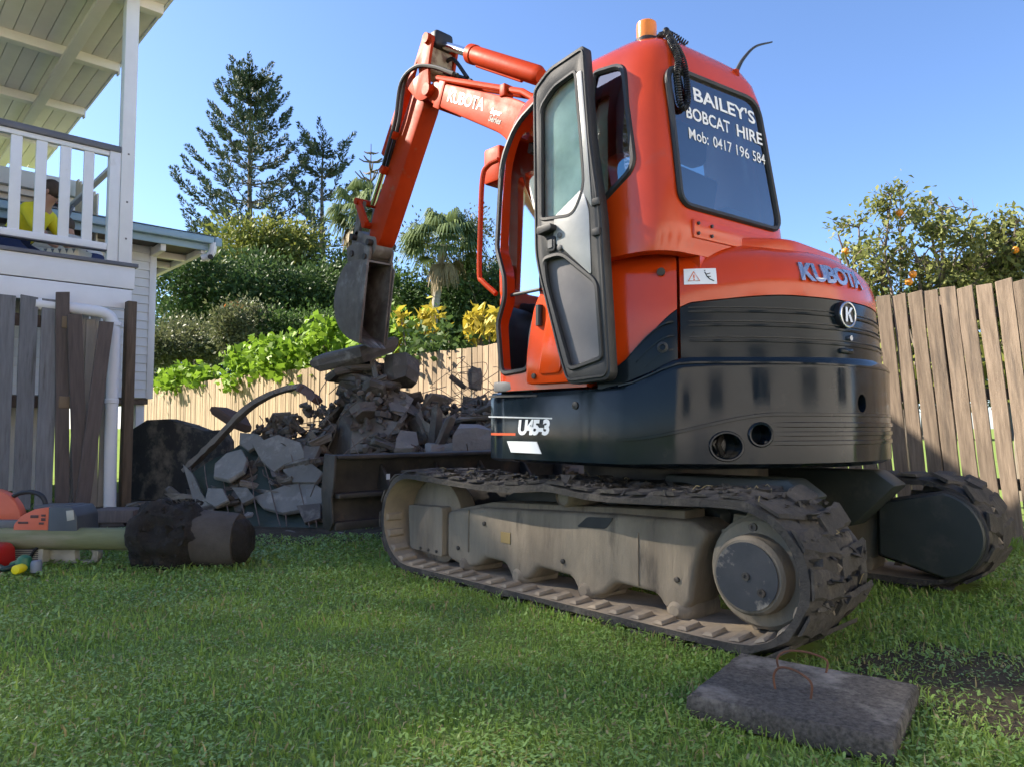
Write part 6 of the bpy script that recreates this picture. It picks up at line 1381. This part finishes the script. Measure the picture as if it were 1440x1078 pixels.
# ---------------------------------------------------------------- trees beyond the fence
def bt(label, px, d, lobes, mt, size=.30, nclump=60, nleaf=5200, cl=.5, name='broadleaf_tree', group='trees beyond the fence', tr=.16):
    """lobes: (px, py, half width px, half height px)"""
    b = at(px, d); s = d / 1020; cr = []
    for k, (lx, ly, hw, hh) in enumerate(lobes):
        p = at(lx, d, ly) - b; p = Vector(p) + FWD * (((k * 37) % 5) - 2) * .35; cr.append(((p.x, p.y, p.z), (hw * s, hw * s, hh * s)))
    return broad_tree(name, label, (b.x, b.y), max(c[0][2] for c in cr), cr, int(nclump * 1.5), int(nleaf * 2.2), size * .62, mt, group, cl * .85, tr)
bt('yellow-green crowned tree in front of the tallest pine', 375, 30, [(350, 358, 45, 30), (395, 345, 45, 32), (330, 378, 40, 30), (420, 375, 36, 30)], L_yel, .34, 70, 6000, .6)
bt('dark leafy tree filling the space beside the blue gutter', 285, 24, [(280, 400, 60, 45), (330, 420, 60, 45), (255, 440, 45, 45), (300, 460, 60, 40)], L_dark, .26, 90, 8000, .5)
bt('dark spreading tree below the yellow-green crown', 395, 26, [(380, 410, 60, 40), (430, 420, 55, 42), (400, 450, 70, 40), (455, 455, 45, 45)], L_dark, .28, 90, 8000, .5)
bt('dark tree behind the bucket with pale bare stems', 485, 30, [(480, 400, 55, 38), (520, 420, 50, 45), (470, 440, 60, 45)], L_dark, .30, 70, 6500, .6)
bt('mid green tree low behind the croton bushes', 560, 27, [(545, 425, 60, 40), (600, 440, 60, 45), (570, 465, 70, 35)], L_mid, .28, 80, 7000, .5)
bt('open olive tree behind the right fan palm', 640, 30, [(600, 345, 40, 22), (665, 330, 34, 24), (690, 370, 40, 30), (640, 395, 55, 30)], L_olive, .26, 50, 3000, .5)
bt('dense dark tree left of the cab door pillar', 680, 26, [(670, 420, 55, 45), (720, 430, 60, 55), (650, 450, 60, 40), (760, 460, 60, 50)], L_dark, .28, 100, 9000, .5)
bt('dark tree seen through the open cab door', 800, 28, [(790, 430, 60, 50), (850, 450, 70, 50), (740, 395, 40, 35)], L_dark, .30, 80, 6500, .55)
bt('grey-green bush rising above the vine near the white house', 250, 19, [(245, 490, 38, 26), (285, 485, 36, 26), (235, 470, 26, 30)], L_olive, .17, 60, 5200, .32, 'tall_shrub', tr=.07)
bt('narrow olive shrub with orange tips behind the vine', 345, 17, [(345, 470, 18, 34), (352, 445, 15, 22)], L_olive, .15, 36, 2600, .24, 'tall_shrub', tr=.05)
b = at(336, 17); t = thing('orange_sprig', 'small orange-red leaf sprig on top of the narrow shrub', 'plant', (b.x, b.y, 0), 0); m = MB(); m.tube([(0, 0, 0), (0, 0, zat(445, 17))], .015, 5); m.build('stem', M_bark, t)
g = np.random.default_rng(4); n = 120; c = g.normal(size=(n, 3)) * np.array((.13, .13, .12)) + np.array((0, 0, zat(442, 17))); foliage('leaves', c, g.normal(size=(n, 3)), g.uniform(.08, .15, n), g.uniform(.03, .05, n), leafmat('orange_red_leaves', (.45, .10, .03, 1), (.60, .20, .06, 1)), t)
bt('mid green clipped shrub behind the vine centre', 420, 18, [(410, 470, 40, 22), (450, 462, 34, 24)], L_mid, .16, 50, 4200, .3, 'tall_shrub', tr=.06)
# far tree line closing the view to the horizon
for k, px in enumerate((180, 260, 560, 640, 740, 860, 980, 1100, 1180, 1300, 1420)):
    if px in (980, 1100): continue
    bt(('far tree at the left end of the tree line', 'far tree behind the dark leafy tree', 'far tree between the fan palms', 'far tree under the right palm crown', 'far tree behind the cab', 'far tree behind the door glass', '', '', 'far tree hidden low behind the orange tree', 'far tree right of the orange tree', 'far tree at the right edge of the fence')[k], px, 46, [(px - 30, 470, 60, 60), (px + 35, 490, 60, 50), (px, 530, 90, 40)], L_dark, .55, 60, 3200, .9, group='far tree line', tr=.25)
# ---------------------------------------------------------------- plants along the fence
def vine(label, x0, x1, ztop, n, seed, mt=L_lime, size=.13, name='vine', cat='vine', y=-2.72, group='vines over the fence', spread=.16):
    g = np.random.default_rng(seed); rg = random.Random(seed); t = thing(name, label, cat, ((x0 + x1) / 2, y, 0), 0, group); L_ = x1 - x0; m = MB()
    for k in range(max(3, int(L_ * 3))):
        x = rg.uniform(-L_ / 2, L_ / 2); m.tube(curve_pts([(x * .8, -.05, 0), (x * .9, rg.uniform(-.1, .05), 1.0), (x, rg.uniform(-.1, .1), rg.uniform(1.7, ztop))], 4), .010, 5)
    m.build('stems', M_bark, t)
    nc = max(5, n // 26); cx = g.uniform(-L_ / 2, L_ / 2, nc); prof = 1 - .35 * np.abs(cx / (L_ / 2)) ** 3; cz = 1.55 + (ztop - 1.55) * prof * g.random(nc) ** .6; cy = g.normal(0, spread, nc)
    i = g.integers(0, nc, n); c = np.stack([cx[i], cy[i], cz[i]], 1) + g.normal(size=(n, 3)) * np.array((.14, .11, .10)); d = g.normal(size=(n, 3)) * .8 + np.array((0, .35, -.25)); S_ = size * g.uniform(.6, 1.3, n)
    foliage('leaves', c, d, S_, S_ * .72, mt, t, .18); return t
vine('lime green vine over the fence beside the white house', 13.6, 17.4, 2.05, 1500, 31, size=.17)
vine('lime green vine over the fence left of centre', 9.2, 12.2, 2.30, 1700, 32, size=.16)
vine('tallest lime green vine over the fence behind the curved edging', 7.6, 9.4, 2.45, 1300, 33, size=.15)
vine('lime green vine directly left of the bucket', 6.5, 7.4, 2.55, 650, 34, size=.13)
vine('small green shrub between the two yellow crotons', 5.1, 6.0, 2.05, 420, 35, L_mid, .11, 'shrub', 'shrub')
def croton(label, x, y, ztop, n, seed, w=.22):
    g = np.random.default_rng(seed); rg = random.Random(seed); t = thing('croton', label, 'shrub', (x, y, 0), 0, 'yellow crotons behind the fence'); m = MB()
    tips = []
    for k in range(9):
        e = Vector((rg.gauss(0, w), rg.gauss(0, w * .7), ztop - abs(rg.gauss(0, .18)))); m.tube(curve_pts([(0, 0, 0), e * .55 + Vector((0, 0, .1)), e], 4), .012, 5); tips.append(e)
    m.build('stems', M_bark, t)
    i = g.integers(0, 9, n); T = np.array([tuple(q) for q in tips]); c = T[i] + g.normal(size=(n, 3)) * np.array((.06, .06, .08)); d = g.normal(size=(n, 3)) + np.array((0, 0, 1.0)); S_ = g.uniform(.13, .24, n); foliage('leaves', c, d, S_, S_ * .34, L_croton, t, .15)
croton('yellow croton right beside the bucket teeth', 6.25, -2.95, 2.38, 190, 41); croton('yellow croton further right in front of the palm trunk', 5.0, -2.95, 2.24, 200, 42); croton('low yellow croton left of the bucket', 6.9, -2.85, 2.06, 120, 43, .18)
# corrugated shed roofs just behind the fence
M_corr = mat('galvanised_iron', (.42, .44, .46, 1), (.34, .36, .38, 1), rough=.4, metal=.6, scale=3)
for lab, x0, x1, z0 in (('corrugated iron sheet showing between the vines at left', 11.6, 14.0, 1.95), ('corrugated iron sheet showing beside the bucket', 6.9, 8.3, 2.02)):
    m = MB(); n = int((x1 - x0) / .02); a = [(x0 + (x1 - x0) * k / n, .012 * math.sin(2 * math.pi * (x0 + (x1 - x0) * k / n) / .076)) for k in range(n + 1)]
    m.loft([[(x, -2.75, z0 - .30 + w) for x, w in a], [(x, -3.5, z0 + .10 + w) for x, w in a]], cap=False, closed=False); o = m.build('corrugated_sheet', M_corr); tag(o, lab, 'iron sheet')
# ---------------------------------------------------------------- orange tree behind the right-hand palings
def citrus(label, bx, by, lobes, nleaf, seed, oranges, twig=30):
    rg = random.Random(seed); g = np.random.default_rng(seed); t = thing('orange_tree', label, 'tree', (bx, by, 0)); m = MB(); m.tube([(0, 0, 0), (.02, .03, .6), (0, 0, 1.15)], [.09, .075, .06], 9); m.build('trunk', M_bark, t); m = MB(); Cs = []; Ds = []
    for (x, y, z, r, n) in lobes:
        e = Vector((x - bx, y - by, z)); P = curve_pts([(0, 0, 1.0), e * .55 + Vector((rg.gauss(0, .08), rg.gauss(0, .08), .45 * .6)), e], 5); m.tube(P, [.035 - .027 * k / (len(P) - 1) for k in range(len(P))], 6)
        for k in range(max(6, n // 7)):
            d = Vector((rg.gauss(0, 1), rg.gauss(0, 1), rg.gauss(.25, .8))).normalized(); s = P[rg.randrange(len(P) // 2, len(P))]; q = s + d * r * rg.uniform(.5, 1.25); m.tube([s, s.lerp(q, .5) + Vector((0, 0, .03)), q], [.009, .006, .003], 5)
            for j in range(3):
                w = q + Vector((rg.gauss(0, .07), rg.gauss(0, .07), rg.gauss(.02, .07))); m.tube([s.lerp(q, .7), w], [.004, .002], 4)
            if rg.random() < .86:
                kk = int(46 * rg.uniform(.3, 1.5)); Cs.append(np.array(tuple(q)) + g.normal(size=(kk, 3)) * .065); Ds.append(g.normal(size=(kk, 3)) + np.array(tuple(d)) * .8)
    m.build('branches', M_bark, t); C_ = np.concatenate(Cs); D_ = np.concatenate(Ds); n = len(C_); S_ = g.uniform(.045, .095, n); V, Fq = leaf_quads(C_, D_, S_, S_ * .48, .22, g); link('crown', big_mesh('crown', V, Fq, L_citrus), None, t)
    M_or = mat('orange_fruit', (.72, .26, .015, 1), (.66, .22, .012, 1), rough=.45, scale=20, bump=.1, bscale=200)
    for (x, y, z) in oranges:
        mm = MB(); mm.lathe([(.004, -.036), (.02, -.030), (.034, -.012), (.036, .005), (.028, .024), (.012, .034), (.003, .035)], (x - bx, y - by, z), 'z', 14); mm.build('orange', M_or, t)
def c3(px, py, d): p = at(px, d, py); return (p.x, p.y, p.z)
D0 = 7.2
lob = [(*c3(1185, 330, D0), .22, 60), (*c3(1215, 320, D0 + .2), .22, 70), (*c3(1262, 275, D0), .16, 60), (*c3(1275, 310, D0 + .3), .24, 110), (*c3(1250, 345, D0), .26, 110), (*c3(1205, 365, D0 - .2), .24, 80), (*c3(1335, 295, D0 + .2), .18, 70), (*c3(1320, 330, D0), .25, 120), (*c3(1300, 370, D0), .28, 180), (*c3(1250, 385, D0 + .1), .26, 150), (*c3(1355, 345, D0 + .1), .28, 190), (*c3(1345, 375, D0 + .2), .28, 190)]
citrus('orange tree with sparse twigs and ripe fruit above the right palings', *at(1275, D0)[:2], lob, 0, 6, [c3(1195, 354, D0 - .1), c3(1290, 386, D0 - .35), c3(1284, 397, D0 - .35), c3(1274, 300, D0)])
lob = [(*c3(1370, 310, D0 + .6), .24, 150), (*c3(1395, 345, D0 + .4), .30, 240), (*c3(1425, 340, D0 + .2), .30, 240), (*c3(1440, 310, D0), .22, 140), (*c3(1385, 380, D0 + .2), .30, 240), (*c3(1430, 378, D0 + .1), .30, 240), (*c3(1470, 330, D0), .34, 240), (*c3(1500, 365, D0), .34, 240)]
citrus('denser leafy citrus tree at the right edge above the palings', *at(1440, D0 + .4)[:2], lob, 0, 16, [c3(1437, 352, D0 - .1)])
# greenery on the other side of the right-hand palings, glimpsed through the gaps
vine('low yellow-green bushes behind the right palings', -3.2, .6, .95, 1200, 51, L_yel, .12, 'bush', 'shrub', y=-3.3, group='bushes behind the right palings', spread=.2)
# unseen trees added far out to the left to shade lawn and machine
for k, (px_, h) in enumerate(((2.75, 23.6), (6.6, 23.4), (10.4, 22.5), (-1.9, 20.9), (.45, 20.7))):
    c_ = Vector((0, 0, 0)) + Vector((.82, .572, 0)) * 29 + Vector((-.572, .82, 0)) * px_
    broad_tree('shade_tree', ('third', 'fourth', 'farthest', 'nearest', 'second')[k] + ' of five unseen trees added beyond the house to shade the yard', (c_.x, c_.y), h, [((0, 0, h - 2.6), (2.0, 2.0, 2.6)), ((-.9, .3, h - 6.0), (2.2, 2.2, 2.8)), ((.7, -.2, h - 9.5), (2.2, 2.2, 2.8)), ((0, 0, h - 13), (2.2, 2.2, 2.8)), ((0, .2, h - 16.2), (2.2, 2.2, 2.2))], 4200, 52000 if k == 3 else 21000, .24, L_mid, 'unseen shade trees beyond the house', .45, .30)
